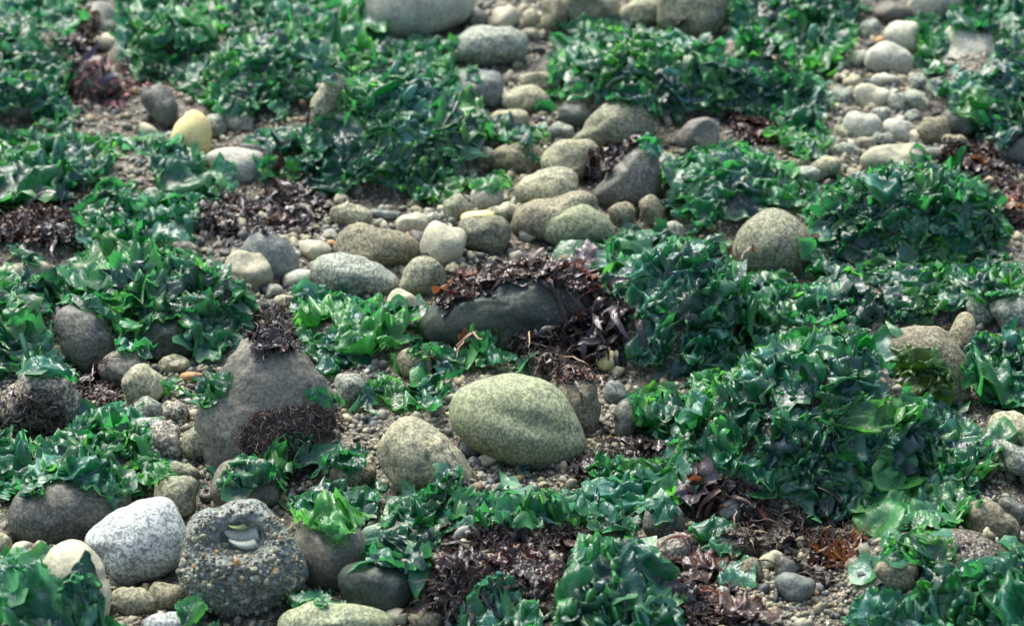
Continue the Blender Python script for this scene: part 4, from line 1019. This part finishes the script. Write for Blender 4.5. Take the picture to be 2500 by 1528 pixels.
def drape(P, b, t, n, s, local, lift, tilt, conform=1.0, G=5, steep=1.25):
    """lay a frond's local shape on what is below it"""
    ext = .85
    g = np.linspace(-ext, ext, G)
    d = np.zeros((G, G))
    nv = Vector(-n)
    for i, yy in enumerate(g):
        for j, xx in enumerate(g):
            o = P + (b * xx + t * yy + n * .9) * s
            l, nn, _, dist = BV.ray_cast(Vector(o), nv, 2.2 * s)
            d[i, j] = (.9 - dist / s) if l is not None else np.nan
    if np.isnan(d).sum() > G * G // 3 and steep < 5: return None
    d = np.where(np.isnan(d), np.nanmin(d), d)
    if np.ptp(d) > steep: return None
    d = np.clip(d, -.55 if G == 5 else -1, .55 if G == 5 else 1)
    e = np.pad(d, 1, mode='edge')          # cloth does not follow every dip
    d = np.maximum(d, (e[:-2, 1:-1] + e[2:, 1:-1] + e[1:-1, :-2] + e[1:-1, 2:]) / 4)
    x, y, z = local.T
    fx = np.clip((x + ext) / (2 * ext) * (G - 1), 0, G - 1.001); fy = np.clip((y + ext) / (2 * ext) * (G - 1), 0, G - 1.001)
    ix, iy = fx.astype(int), fy.astype(int); ax, ay = fx - ix, fy - iy
    ax, ay = ax * ax * (3 - 2 * ax), ay * ay * (3 - 2 * ay)
    dd = d[iy, ix] * (1 - ax) * (1 - ay) + d[iy, ix + 1] * ax * (1 - ay) + d[iy + 1, ix] * (1 - ax) * ay + d[iy + 1, ix + 1] * ax * ay
    zz = dd * conform + z + .10 * (1 if G == 5 else .55) + lift + tilt * (y + .3)
    return (x[:, None] * b + y[:, None] * t + zz[:, None] * n) * s + P

def surface_points(poly, step, n_top):
    pl = np.array(poly, float)
    us = np.arange(pl[:, 0].min(), pl[:, 0].max(), step); vs = np.arange(pl[:, 1].min(), pl[:, 1].max(), step)
    U, Vv = np.meshgrid(us, vs); U = U.ravel() + rng.uniform(-step / 2, step / 2, U.size); Vv = Vv.ravel() + rng.uniform(-step / 2, step / 2, Vv.size)
    m = inpoly(U, Vv, poly)
    out = []
    for u, v in zip(U[m], Vv[m]):
        h_ = hit(u, v)
        if h_: out.append(h_)
    if out and n_top:
        A = np.array([o[0] for o in out]); lo, hi = A.min(0), A.max(0)
        for _ in range(n_top):
            x, y = rng.uniform(lo[0], hi[0]), rng.uniform(lo[1], hi[1] + .05)
            h_ = top(x, y)
            if h_ is None: continue
            u, v = project(h_[0])
            if inpoly(np.array([u]), np.array([v]), poly)[0]: out.append(h_)
    random.shuffle(out)
    return out

def thin(pts, spacing, jitter=.4, limit=300):
    acc = np.zeros((0, 3)); res = []
    for p, n in pts:
        sp = spacing * random.uniform(1 - jitter, 1 + jitter)
        if len(acc) and ((acc - p) ** 2).sum(1).min() < sp * sp: continue
        acc = np.vstack([acc, p]); res.append((p, n))
        if len(res) >= limit: break
    return res

DOWN = np.array([.25, -1.0, -.3])
def clump(label, poly, size, style, mats, spacing=.50, filler=1.0, tilt=(-.08, .08), lift=(-.04, .08), flow=None, at=None, at_size=(.040, .052)):
    size = (size[0] * 1.15, size[1] * 1.45)
    spacing *= 1.0 + .75 * style.get('sheet', 0) + .15 * style.get('hang', 0)
    style = {'sheet': style.get('sheet', 0) + .25, 'hang': style.get('hang', 0) * .9, 'frill': style.get('frill', 0) * .8, 'strip': style.get('strip', 0)}
    pts = surface_points(poly, 11, 260)
    if not pts: return
    A = np.array([p for p, n in pts]); c = np.median(A, 0); c[2] = A[:, 2].min()
    e = empty('sea_lettuce', c)
    tag(e, label, 'seaweed', 'sea lettuce growing over the beach')
    keys = list(mats); wts = [mats[k] for k in keys]
    smid = sum(size) / 2
    # small fronds that fill the gaps, one mesh
    fl = thin(pts, smid * .55 / max(filler, .05), .3, int(160 * filler)) if filler > 0 else []
    if fl:
        V, F, nvs = [], [], len(VARS['frill'][2][0])
        for i, (p, n) in enumerate(fl):
            n2 = n * .8 + np.array([0, 0, .35]) + rng.normal(size=3) * .35
            b, t, nn = frame(n2, DOWN * .5 + rng.normal(size=3) * .8)
            s = smid * random.uniform(.30, .60)
            L = random.choice(VARS[random.choice(['frill', 'hang'])][2]) * s
            V.append(L[:, :1] * b + L[:, 1:2] * t + L[:, 2:] * nn + p + nn * .003 - c)
            F += [tuple(k + i * nvs for k in f) for f in FF_S]
        o = mk('small_fronds', np.concatenate(V), F, LEAF[random.choices(keys, wts)[0]], parent=e)
        rim(o, len(fl))
        tag(o, kind='stuff')
    PA = np.array([q[0] for q in pts]); NA = np.array([q[1] for q in pts])
    # broad wet sheets underneath, torn along the edge of the patch
    for p, n in (thin(pts, .044, .3, 60) if not at else []):
        near = ((PA - p) ** 2).sum(1) < .035 ** 2
        n = NA[near].mean(0); n = n / (np.linalg.norm(n) + 1e-9)
        b, t, nn = frame(n * .9 + np.array([0, -.05, .15]), DOWN + rng.normal(size=3) * .5)
        s = random.uniform(.085, .125)
        for attempt in range(5):
            W = drape(p, b, t, nn, s, random.choice(BLANKETS), random.uniform(-.02, .03), 0, 1.0, 9, 1.6)
            if W is not None: break
            s *= .75
        if W is None: continue
        u, v = project(W)
        wob = noise3(W[:, 0] * 55, W[:, 1] * 55, W[:, 2] * 55, 61) * 14
        keep = inpoly(u + wob, v + np.roll(wob, 7), poly) & (noise3(W[:, 0] * 26 + s * 900, W[:, 1] * 26, W[:, 2] * 26, 62) < .42)
        F = [f for f in FF_B if all(keep[k] for k in f)]
        if len(F) < 120: continue
        lab = np.arange(len(W))                      # keep the largest piece only
        Fa = [list(f) for f in F]
        for _ in range(40):
            old = lab.copy()
            for f in Fa: lab[f] = lab[f].min()
            if (old == lab).all(): break
        root = np.bincount(lab[[f[0] for f in F]]).argmax()
        F = [f for f in F if lab[f[0]] == root]
        if len(F) < 100: continue
        used = np.unique(np.concatenate([np.array(f) for f in F])); mp = -np.ones(len(W), int); mp[used] = np.arange(len(used))
        o = mk('frond', (W - p)[used], [tuple(int(mp[k]) for k in f) for f in F], LEAF[random.choices(keys, wts)[0]], parent=e, loc=p - c)
        a = o.data.attributes.new('rim', 'FLOAT', 'POINT'); a.data.foreach_set('value', RIM[len(W)][used])
    big = thin(pts, smid * spacing, .35, 290)
    if at: size = at_size; big = [q for q in (hit(*a_) for a_ in at) if q]
    big.sort(key=lambda q: -q[0][1] + q[0][2] * .3)
    for p, n in big:
        near = ((PA - p) ** 2).sum(1) < (.55 * smid) ** 2
        n = NA[near].mean(0); n = n / (np.linalg.norm(n) + 1e-9)
        st = random.choices(list(style), [style[k] for k in style])[0]
        s = size[0] * (size[1] / size[0]) ** random.random() * random.choice([.7, .9, 1, 1, 1.25]) * (1.3 if st == 'sheet' else 1) * (.75 if st == 'frill' else 1)
        slope = 1 - n[2]
        n2 = n * .9 + np.array([0, -.05, .2]) + rng.normal(size=3) * (.08 if st == 'sheet' else .16)
        dirn = DOWN * (.55 + 1.5 * slope) + rng.normal(size=3) * .8
        if flow is not None: dirn = np.array(flow) + rng.normal(size=3) * .4
        b, t, nn = frame(n2, -dirn if False else dirn)
        lod = 0 if s > .040 else 1
        L = random.choice(VARS[st][lod])
        li, ti = random.uniform(*lift), random.uniform(*tilt) * (.4 if st == 'sheet' else 1)
        for attempt in range(6):
            W = drape(p, b, t, nn, s, L, li, ti, .92 if st != 'frill' else .75, steep=9 if at else 1.25)
            if W is None:
                s *= .72; continue
            u, v = project(W)
            if (~inpoly(u, v, poly)).mean() < (.20 if not at else 2): break
            s *= .72
        else:
            if W is None or s > .36 * size[0]: continue
        mkey = random.choices(keys, wts)[0]
        rim(mk('frond', W - p, (FF_L, FF_M)[lod], LEAF[mkey], parent=e, loc=p - c))
    return e

for g in GREENS:
    clump(*g[:5], **(g[5] if len(g) > 5 else {}))

# ------------------------------------------------------------------ brown, red and black weed
def ribbon(p0, d0, length, width, segs=8, curl=.5, twist=.6, sag=.35, ground=True, tip=.35):
    P = [np.array(p0, float)]; d = np.array(d0, float); d /= np.linalg.norm(d)
    st = length / segs
    for i in range(segs):
        d = d + rng.normal(size=3) * curl * .5 - np.array([0, 0, sag * .25])
        d /= np.linalg.norm(d)
        q = P[-1] + d * st
        if ground:
            h_ = top(q[0], q[1])
            if h_ is not None and q[2] < h_[0][2] + .0015: q[2] = h_[0][2] + .0015 + random.random() * .003
        P.append(q)
    P = np.array(P); T = np.gradient(P, axis=0); T /= np.linalg.norm(T, axis=1)[:, None] + 1e-9
    a = random.uniform(0, 6.3); V = []
    side = np.array([math.cos(a), math.sin(a), random.uniform(-.3, .3)])
    for i in range(segs + 1):
        side = side + rng.normal(size=3) * twist * .25
        s = side - T[i] * (side @ T[i]); s /= np.linalg.norm(s) + 1e-9
        f = i / segs
        w = width * (min(1, .35 + f * 2.2) if f < .5 else 1 - (1 - tip) * (f - .5) * 2) * .5
        nn = np.cross(T[i], s)
        V += [P[i] - s * w, P[i] + nn * w * .35, P[i] + s * w]
    F = []
    for i in range(segs):
        for k in (0, 1):
            F.append((i * 3 + k, i * 3 + k + 1, i * 3 + k + 4, i * 3 + k + 3))
    return np.array(V), F

def thread(p0, d0, length, rad, segs=7, curl=.7, sag=.3, taper=.4):
    P = [np.array(p0, float)]; d = np.array(d0, float); d /= np.linalg.norm(d)
    st = length / segs
    for i in range(segs):
        d = d + rng.normal(size=3) * curl * .45 - np.array([0, 0, sag * .2]); d /= np.linalg.norm(d)
        q = P[-1] + d * st
        if q[2] < p0[2] - .012: q[2] = p0[2] - .012; d[2] = abs(d[2])
        P.append(q)
    return tube(np.array(P), np.linspace(rad, rad * taper, segs + 1), 4)

def tube(P, R, sides=6):
    T = np.gradient(P, axis=0); T /= np.linalg.norm(T, axis=1)[:, None] + 1e-9
    V, F = [], []
    ref = np.array([.3, .2, .93])
    for i in range(len(P)):
        a = np.cross(T[i], ref); a /= np.linalg.norm(a) + 1e-9; b = np.cross(T[i], a)
        for k in range(sides):
            t = 2 * math.pi * k / sides
            V.append(P[i] + (a * math.cos(t) + b * math.sin(t)) * R[i])
    for i in range(len(P) - 1):
        for k in range(sides):
            F.append((i * sides + k, i * sides + (k + 1) % sides, (i + 1) * sides + (k + 1) % sides, (i + 1) * sides + k))
    F.append(tuple(range(sides))[::-1]); F.append(tuple((len(P) - 1) * sides + k for k in range(sides)))
    return np.array(V), F

def join(parts):
    V, F, n = [], [], 0
    for v, f in parts:
        V.append(v); F += [tuple(i + n for i in q) for q in f]; n += len(v)
    return np.concatenate(V), F

def weed(label, poly, blades=0, bl=(.03, .06), bw=(.004, .009), bmat=('black',), threads=0, tl=(.02, .05), tr=.0006, tmat='brown', crumbs=0, cs=(.004, .010), cmat=('black', 'red'),
         leaves=0, ls=(.02, .035), lmat=('red',), up=.5, sag=.5, cat='seaweed', group='brown and red weed on the stones', name='red_seaweed', curl=.5, dirn=None):
    pts = surface_points(poly, 7, 0)
    if not pts: return
    A = np.array([p for p, n in pts]); c = np.median(A, 0); c[2] = A[:, 2].min()
    e = empty(name, c); tag(e, label, cat, group)
    def start():
        p, n = random.choice(pts)
        d = n * up + rng.normal(size=3) * .6
        if dirn is not None: d = d + np.array(dirn) * 1.2
        return p, n, d
    if crumbs:
        for mk_ in cmat:
            V, F, nvs = [], [], len(VARS['frill'][2][0])
            for i in range(int(1.5 * crumbs) // len(cmat)):
                p, n, d = start()
                b, t, nn = frame(n + rng.normal(size=3) * .55, rng.normal(size=3))
                s = random.uniform(*cs) * .75
                L = random.choice(VARS['frill'][2]) * s * np.array([1, 1.8, 1.2])
                V.append(L[:, :1] * b + L[:, 1:2] * t + L[:, 2:] * nn + p + n * random.uniform(0, .006) - c)
                F += [tuple(k + i * nvs for k in f) for f in FF_S]
            if V: tag(mk('weed_crumbs', np.concatenate(V), F, WEED[mk_], parent=e), kind='stuff')
    if threads:
        pr = []
        for i in range(threads):
            p, n, d = start()
            v, f = thread(p + n * .001 - c, d, random.uniform(*tl) * .8, tr * random.uniform(.6, 1.5), curl=.9, sag=max(sag, .9))
            pr.append((v, f))
        v, f = join(pr)
        tag(mk('threads', v, f, WEED[tmat], parent=e), kind='stuff')
    extra = min(26, crumbs // 14) if crumbs > 100 and name == 'red_seaweed' else 0
    for i in range(leaves + extra):
        p, n, d = start()
        if i >= leaves: ls, lmat = (.014, .028), ('black', 'black', 'red')
        b, t, nn = frame(n + rng.normal(size=3) * .4, DOWN + rng.normal(size=3))
        s = random.uniform(*ls)
        W = drape(p, b, t, nn, s, random.choice(VARS[random.choice(['frill', 'sheet'])][1]), random.uniform(.03, .25), random.uniform(0, .4), .8)
        if W is None: continue
        rim(mk('leaf', W - p, FF_M, WEED[random.choice(lmat)], parent=e, loc=p - c))
    for i in range(blades):
        p, n, d = start()
        v, f = ribbon(p + n * .002, d, random.uniform(*bl), random.uniform(*bw), curl=curl, sag=sag)
        mk('blade', v - p, f, WEED[random.choice(bmat)], parent=e, loc=p - c)
    return e

weed('dark brown tuft leaning on the pale upright stone', [(180, 35), (240, 30), (245, 130), (200, 140), (170, 110)], threads=160, tl=(.02, .04), crumbs=160, cmat=('black', 'red'))
weed('pink branched weed with violet blades beside the dark wet cobble', [(160, 150), (300, 150), (370, 210), (290, 270), (180, 260)], threads=130, tmat='brown', crumbs=120, cmat=('black', 'pink'), blades=7, bl=(.03, .05), bw=(.007, .012), bmat=('lilac',), sag=.15)
weed('brown stringy weed standing at the left lettuce band', [(200, 375), (260, 365), (250, 480), (190, 490)], threads=170, tl=(.025, .05), tmat='brown', crumbs=70, cmat=('red',), blades=6, bl=(.02, .04), bw=(.002, .004), bmat=('rust',))
weed('dark purple crumbly weed heap at the left edge', [(-40, 492), (90, 490), (190, 505), (180, 590), (110, 600), (20, 590), (-40, 600)], threads=120, crumbs=800, cs=(.005, .012), cmat=('black', 'black', 'brown', 'red'), blades=8, bmat=('black', 'slate'))
weed('pink crusty weed on top of the purple heap', [(80, 488), (150, 484), (150, 510), (90, 515)], crumbs=90, cs=(.004, .009), cmat=('pink',), name='coralline_weed')
weed('black weed wrack strewn behind the speckled boulders', [(470, 480), (620, 490), (740, 460), (810, 520), (790, 575), (690, 570), (560, 585), (480, 545)], threads=120, tmat='black', crumbs=420, cs=(.004, .01), cmat=('black', 'black', 'slate'), blades=34, bl=(.03, .07), bw=(.003, .009), bmat=('black', 'black', 'slate'), sag=.9)
weed('arched black strap above the black weed wrack', [(640, 370), (720, 370), (720, 450), (650, 480)], blades=7, bl=(.05, .08), bw=(.007, .012), bmat=('black', 'slate'), crumbs=60, up=1.0, sag=.6)
weed('dark red weed in the gap between the tan cobble and blue grey wedge', [(1440, 370), (1520, 345), (1560, 330), (1540, 370), (1480, 430), (1420, 455)], threads=90, tmat='brown', crumbs=280, cmat=('red', 'black'), leaves=6, ls=(.018, .03), lmat=('red', 'slate'))
weed('red and black weed crown along the dark slate boulder', [(1060, 715), (1110, 672), (1190, 655), (1260, 645), (1330, 640), (1460, 655), (1480, 705), (1380, 700), (1290, 680), (1200, 700), (1140, 735), (1080, 755)], threads=50, tmat='black', crumbs=520, cs=(.004, .011), cmat=('black', 'red', 'brown'), blades=30, bl=(.025, .06), bw=(.004, .010), bmat=('black', 'slate', 'red'), leaves=14, ls=(.014, .026), lmat=('rust', 'red', 'slate'), up=.15, sag=1.0)
weed('broad grey purple blade folded over the weed crown', [(1365, 645), (1440, 650), (1450, 670), (1350, 668)], leaves=4, ls=(.032, .045), lmat=('slate',), up=.2)
weed('rusty tongue hanging in front of the dark slate boulder', [(1340, 655), (1460, 650), (1455, 720), (1400, 700)], leaves=9, ls=(.02, .034), lmat=('rust', 'red', 'rust'), crumbs=120, cmat=('brown', 'red'))
weed('glossy black straps spilling beside the large dark sheets', [(1400, 770), (1500, 730), (1560, 750), (1500, 830), (1460, 890), (1390, 880), (1360, 850)], blades=70, bl=(.035, .075), bw=(.006, .013), bmat=('black', 'black', 'slate'), crumbs=260, cmat=('black',), sag=.8, leaves=5, ls=(.03, .045), lmat=('slate', 'rust'))
weed('tangle of brown stems under the black straps', [(1240, 830), (1330, 790), (1420, 820), (1420, 890), (1330, 910), (1260, 880)], threads=170, tl=(.02, .05), tr=.0008, tmat='brown', crumbs=300, cmat=('black', 'brown'), blades=5, bl=(.04, .07), bw=(.0015, .0025), bmat=('straw',))
weed('pink tipped weed and thin black straps on the grey stone', [(1330, 870), (1440, 870), (1450, 930), (1360, 940)], blades=16, bl=(.02, .045), bw=(.002, .004), bmat=('black',), crumbs=120, cmat=('pink', 'black'), threads=50)
weed('rust coloured stubby sprig standing in the lettuce tangle', [(1120, 800), (1165, 800), (1165, 850), (1120, 850)], leaves=4, ls=(.018, .026), lmat=('rust',), blades=9, bl=(.025, .045), bw=(.002, .0035), bmat=('rust', 'straw'), up=1.8, sag=-.1, curl=.25)
weed('dark red weed cushion under the overhanging lettuce lip', [(1780, 290), (1840, 280), (1910, 310), (1900, 350), (1840, 355), (1790, 330)], crumbs=340, cs=(.005, .012), cmat=('red', 'black', 'red'), leaves=6, ls=(.018, .028), lmat=('red',), threads=40)
weed('brown red weed patch at the foot of the frame edge lettuce', [(2310, 340), (2400, 350), (2480, 400), (2480, 470), (2420, 465), (2340, 420), (2290, 400)], crumbs=620, cs=(.004, .010), cmat=('red', 'black', 'brown'), threads=90, leaves=5, ls=(.015, .025), lmat=('rust',))
weed('rusty curled weed beside the cream pebble at the frame edge', [(2440, 490), (2500, 480), (2500, 560), (2460, 560)], leaves=4, ls=(.025, .035), lmat=('rust',), crumbs=90)
weed('dark wiry tuft on the crest of the purple boulder', [(600, 770), (690, 755), (730, 800), (720, 860), (640, 850), (600, 820)], threads=420, tl=(.02, .045), tr=.0008, tmat='black', crumbs=120, cmat=('black', 'brown'), blades=6, bl=(.02, .04), bw=(.002, .003), bmat=('straw', 'red'))
weed('brown fuzzy mat across the foot of the purple boulder', [(575, 1055), (620, 1010), (730, 985), (840, 995), (850, 1050), (760, 1085), (660, 1095), (590, 1105)], threads=700, tl=(.012, .026), tr=.0006, tmat='brown', crumbs=260, cs=(.003, .006), cmat=('brown',), up=.12, name='thread_weed')
weed('dark fuzz below the torn lettuce pieces', [(600, 1100), (720, 1080), (780, 1130), (740, 1200), (640, 1180)], threads=320, tl=(.012, .026), tmat='brown', up=.12, name='thread_weed', crumbs=120, cmat=('black', 'purple' if False else 'brown'), cs=(.003, .007))
weed('thin red branched weed with a dark tuft on the left grit', [(190, 920), (290, 930), (300, 985), (230, 1000), (190, 960)], threads=220, tl=(.015, .03), tmat='brown', blades=9, bl=(.03, .05), bw=(.0015, .0025), bmat=('red',), crumbs=160, cmat=('black', 'brown'))
weed('brown scraps of weed on the grit crusted low boulder', [(-20, 950), (150, 950), (160, 1050), (60, 1070), (-20, 1030)], threads=140, tl=(.01, .025), crumbs=160, cs=(.003, .007), cmat=('brown', 'black'))
weed('brown black weed mass on the rock near the bottom', [(1060, 1300), (1180, 1285), (1280, 1265), (1420, 1310), (1430, 1400), (1340, 1450), (1200, 1400), (1090, 1430), (1050, 1380)], threads=330, tl=(.015, .04), tmat='brown', crumbs=900, cs=(.004, .011), cmat=('black', 'brown', 'black', 'red'), blades=26, bl=(.025, .055), bw=(.003, .008), bmat=('black', 'slate'), leaves=6, ls=(.02, .03), lmat=('slate', 'red'))
weed('dark weed shreds at the bottom behind the lettuce heap', [(1260, 1400), (1380, 1400), (1370, 1480), (1290, 1490), (1050, 1490), (1030, 1420), (1150, 1440)], threads=160, crumbs=420, cmat=('black', 'brown'), blades=12, bmat=('black',))
weed('rusty brown straps with orange tips before the dark front mound', [(1670, 1175), (1760, 1170), (1850, 1195), (1880, 1230), (1800, 1210), (1720, 1240), (1680, 1230)], blades=22, bl=(.03, .06), bw=(.003, .007), bmat=('rust', 'red', 'rust'), threads=90, crumbs=160, cmat=('red', 'black'), leaves=8, ls=(.025, .045), lmat=('red', 'slate'))
weed('orange forked blades beside the blue grey granite cobble', [(1700, 1230), (1760, 1240), (1760, 1280), (1720, 1280)], blades=9, bl=(.02, .035), bw=(.005, .008), bmat=('rust',), up=1.0, sag=.1, threads=30)
weed('red brown leafy weed beside the bottom lettuce heap', [(1660, 1370), (1760, 1380), (1790, 1450), (1720, 1500), (1650, 1460)], leaves=22, ls=(.02, .045), lmat=('red', 'rust', 'red'), crumbs=300, cmat=('red', 'black'), threads=90, blades=8, bl=(.03, .06), bw=(.002, .004), bmat=('rust',))
weed('large reddish brown leaf at the bottom edge', [(1770, 1470), (1860, 1465), (1860, 1520), (1780, 1528)], leaves=7, ls=(.028, .045), lmat=('red', 'rust', 'red'), crumbs=60, cmat=('red',))
weed('dark crumbs of weed below the red brown leafy weed', [(1640, 1440), (1740, 1500), (1780, 1528), (1640, 1528)], crumbs=320, cmat=('black', 'red'), threads=60)
weed('orange finger like weed beside the lower lettuce leaves', [(1975, 1335), (2100, 1320), (2120, 1360), (2040, 1400), (1980, 1380)], blades=46, bl=(.018, .032), bw=(.0025, .004), bmat=('rust',), up=1.4, sag=.0, curl=.45, crumbs=100, cmat=('red', 'black'))
weed('long thin dark stems crossing the dark grit', [(1880, 1290), (2060, 1280), (2080, 1330), (1900, 1340), (2050, 1430), (2000, 1440)], threads=40, tl=(.05, .1), tr=.0011, tmat='brown', blades=6, bl=(.04, .07), bw=(.002, .003), bmat=('black', 'straw'), crumbs=260, cmat=('black', 'brown'))
weed('brown weed litter between the blue grey granite and the tan cobble', [(1740, 1270), (1900, 1250), (1960, 1300), (1900, 1350), (1780, 1320)], threads=160, crumbs=380, cs=(.003, .008), cmat=('brown', 'black'), blades=6, bl=(.03, .06), bw=(.002, .003), bmat=('straw', 'black'))
weed('small dark red weed bunch on the glossy lettuce sheets', [(1580, 600), (1660, 600), (1670, 650), (1600, 655)], crumbs=300, cs=(.004, .009), cmat=('black', 'red'), threads=40, up=1)
weed('dark curly weed lying at the right foot of the big green boulder', [(1400, 1120), (1470, 1110), (1470, 1180), (1420, 1190), (1390, 1160)], threads=240, tl=(.015, .035), tmat='brown', crumbs=160, cmat=('black', 'brown'))
weed('reddish strip of weed stuck on the round olive boulder', [(1790, 598), (1850, 600), (1840, 612), (1795, 610)], blades=5, bl=(.02, .035), bw=(.003, .005), bmat=('red', 'rust'), sag=.9)
weed('dark weed fringe at the foot of the dim brown stone', [(1460, 1060), (1560, 1070), (1640, 1090), (1600, 1130), (1480, 1120)], threads=220, tl=(.01, .03), crumbs=160, cs=(.003, .007), cmat=('brown', 'black'))

# snails, twig, worm tube
def snail(u, v, size, mat, label, cat='snail', spire=.75):
    q = hit(u, v); k_ = np.dot(q[0] - CAM, FWD) / FPX; R = size * k_ / 2
    P, Rd = [], []
    for i in range(64):
        f = i / 63; a = f * 2 * math.pi * 3.2; g = math.exp(-2.3 * (1 - f))
        P.append((math.cos(a) * g * R * .55, math.sin(a) * g * R * .55, (1 - f) * R * spire * 1.2)); Rd.append(g * R * .52)
    V, F = tube(np.array(P), np.array(Rd), 10)
    o = mk('snail_shell', V, F, ROCK[mat], loc=q[0] + q[1] * R * .25)
    o.rotation_euler = (random.uniform(.2, .7), random.uniform(-.5, .5), random.uniform(0, 6))
    tag(o, label, cat)
snail(508, 1213, 58, 'dark', 'dark purple whelk shell behind the anemone')
snail(1359, 1137, 24, 'pale', 'tiny pale round snail at the foot of the big green boulder')
snail(413, 329, 18, 'white', 'tiny white snail beside the yellow egg stone')
def stick(pix, rad, mat, name, label, cat, lift=.004):
    P = []
    for u, v in pix:
        q = hit(u, v); P.append(q[0] + q[1] * lift)
    P = np.array(P)
    t = np.linspace(0, len(P) - 1, 14); i = np.clip(t.astype(int), 0, len(P) - 2); f = (t - i)[:, None]
    P = P[i] * (1 - f) + P[i + 1] * f + rng.normal(size=(14, 3)) * .0008
    V, F = tube(P, np.linspace(rad, rad * .5, 14), 7)
    c = P[0].copy()
    tag(mk(name, V - c, F, WEED[mat], loc=c), label, cat)
stick([(1858, 70), (1868, 110), (1885, 140), (1900, 170)], .0035, 'straw', 'twig', 'dry straw coloured twig lying on the high lettuce bank', 'twig')
stick([(1655, 62), (1675, 42)], .004, 'slate', 'weed_stem', 'grey stem poking up beside the olive grey boulder', 'seaweed')
stick([(255, 225), (320, 215), (370, 190), (395, 178)], .0022, 'rust', 'weed_stem', 'thin brown stem laid across the violet blades', 'seaweed')
stick([(110, 1000), (116, 1012), (112, 1022), (118, 1030)], .0016, 'straw', 'worm_tube', 'small white curled worm tube on the grit crusted boulder', 'worm tube', .0012)
stick([(1020, 866), (1050, 880), (1085, 888)], .0014, 'rust', 'weed_stem', 'orange thread on the lettuce behind the big green boulder', 'seaweed')

print('objects', len(bpy.data.objects), 'tris', sum(len(m.loop_triangles) if False else sum(len(p.vertices) - 2 for p in m.polygons) for m in bpy.data.meshes if len(m.polygons) < 400) )
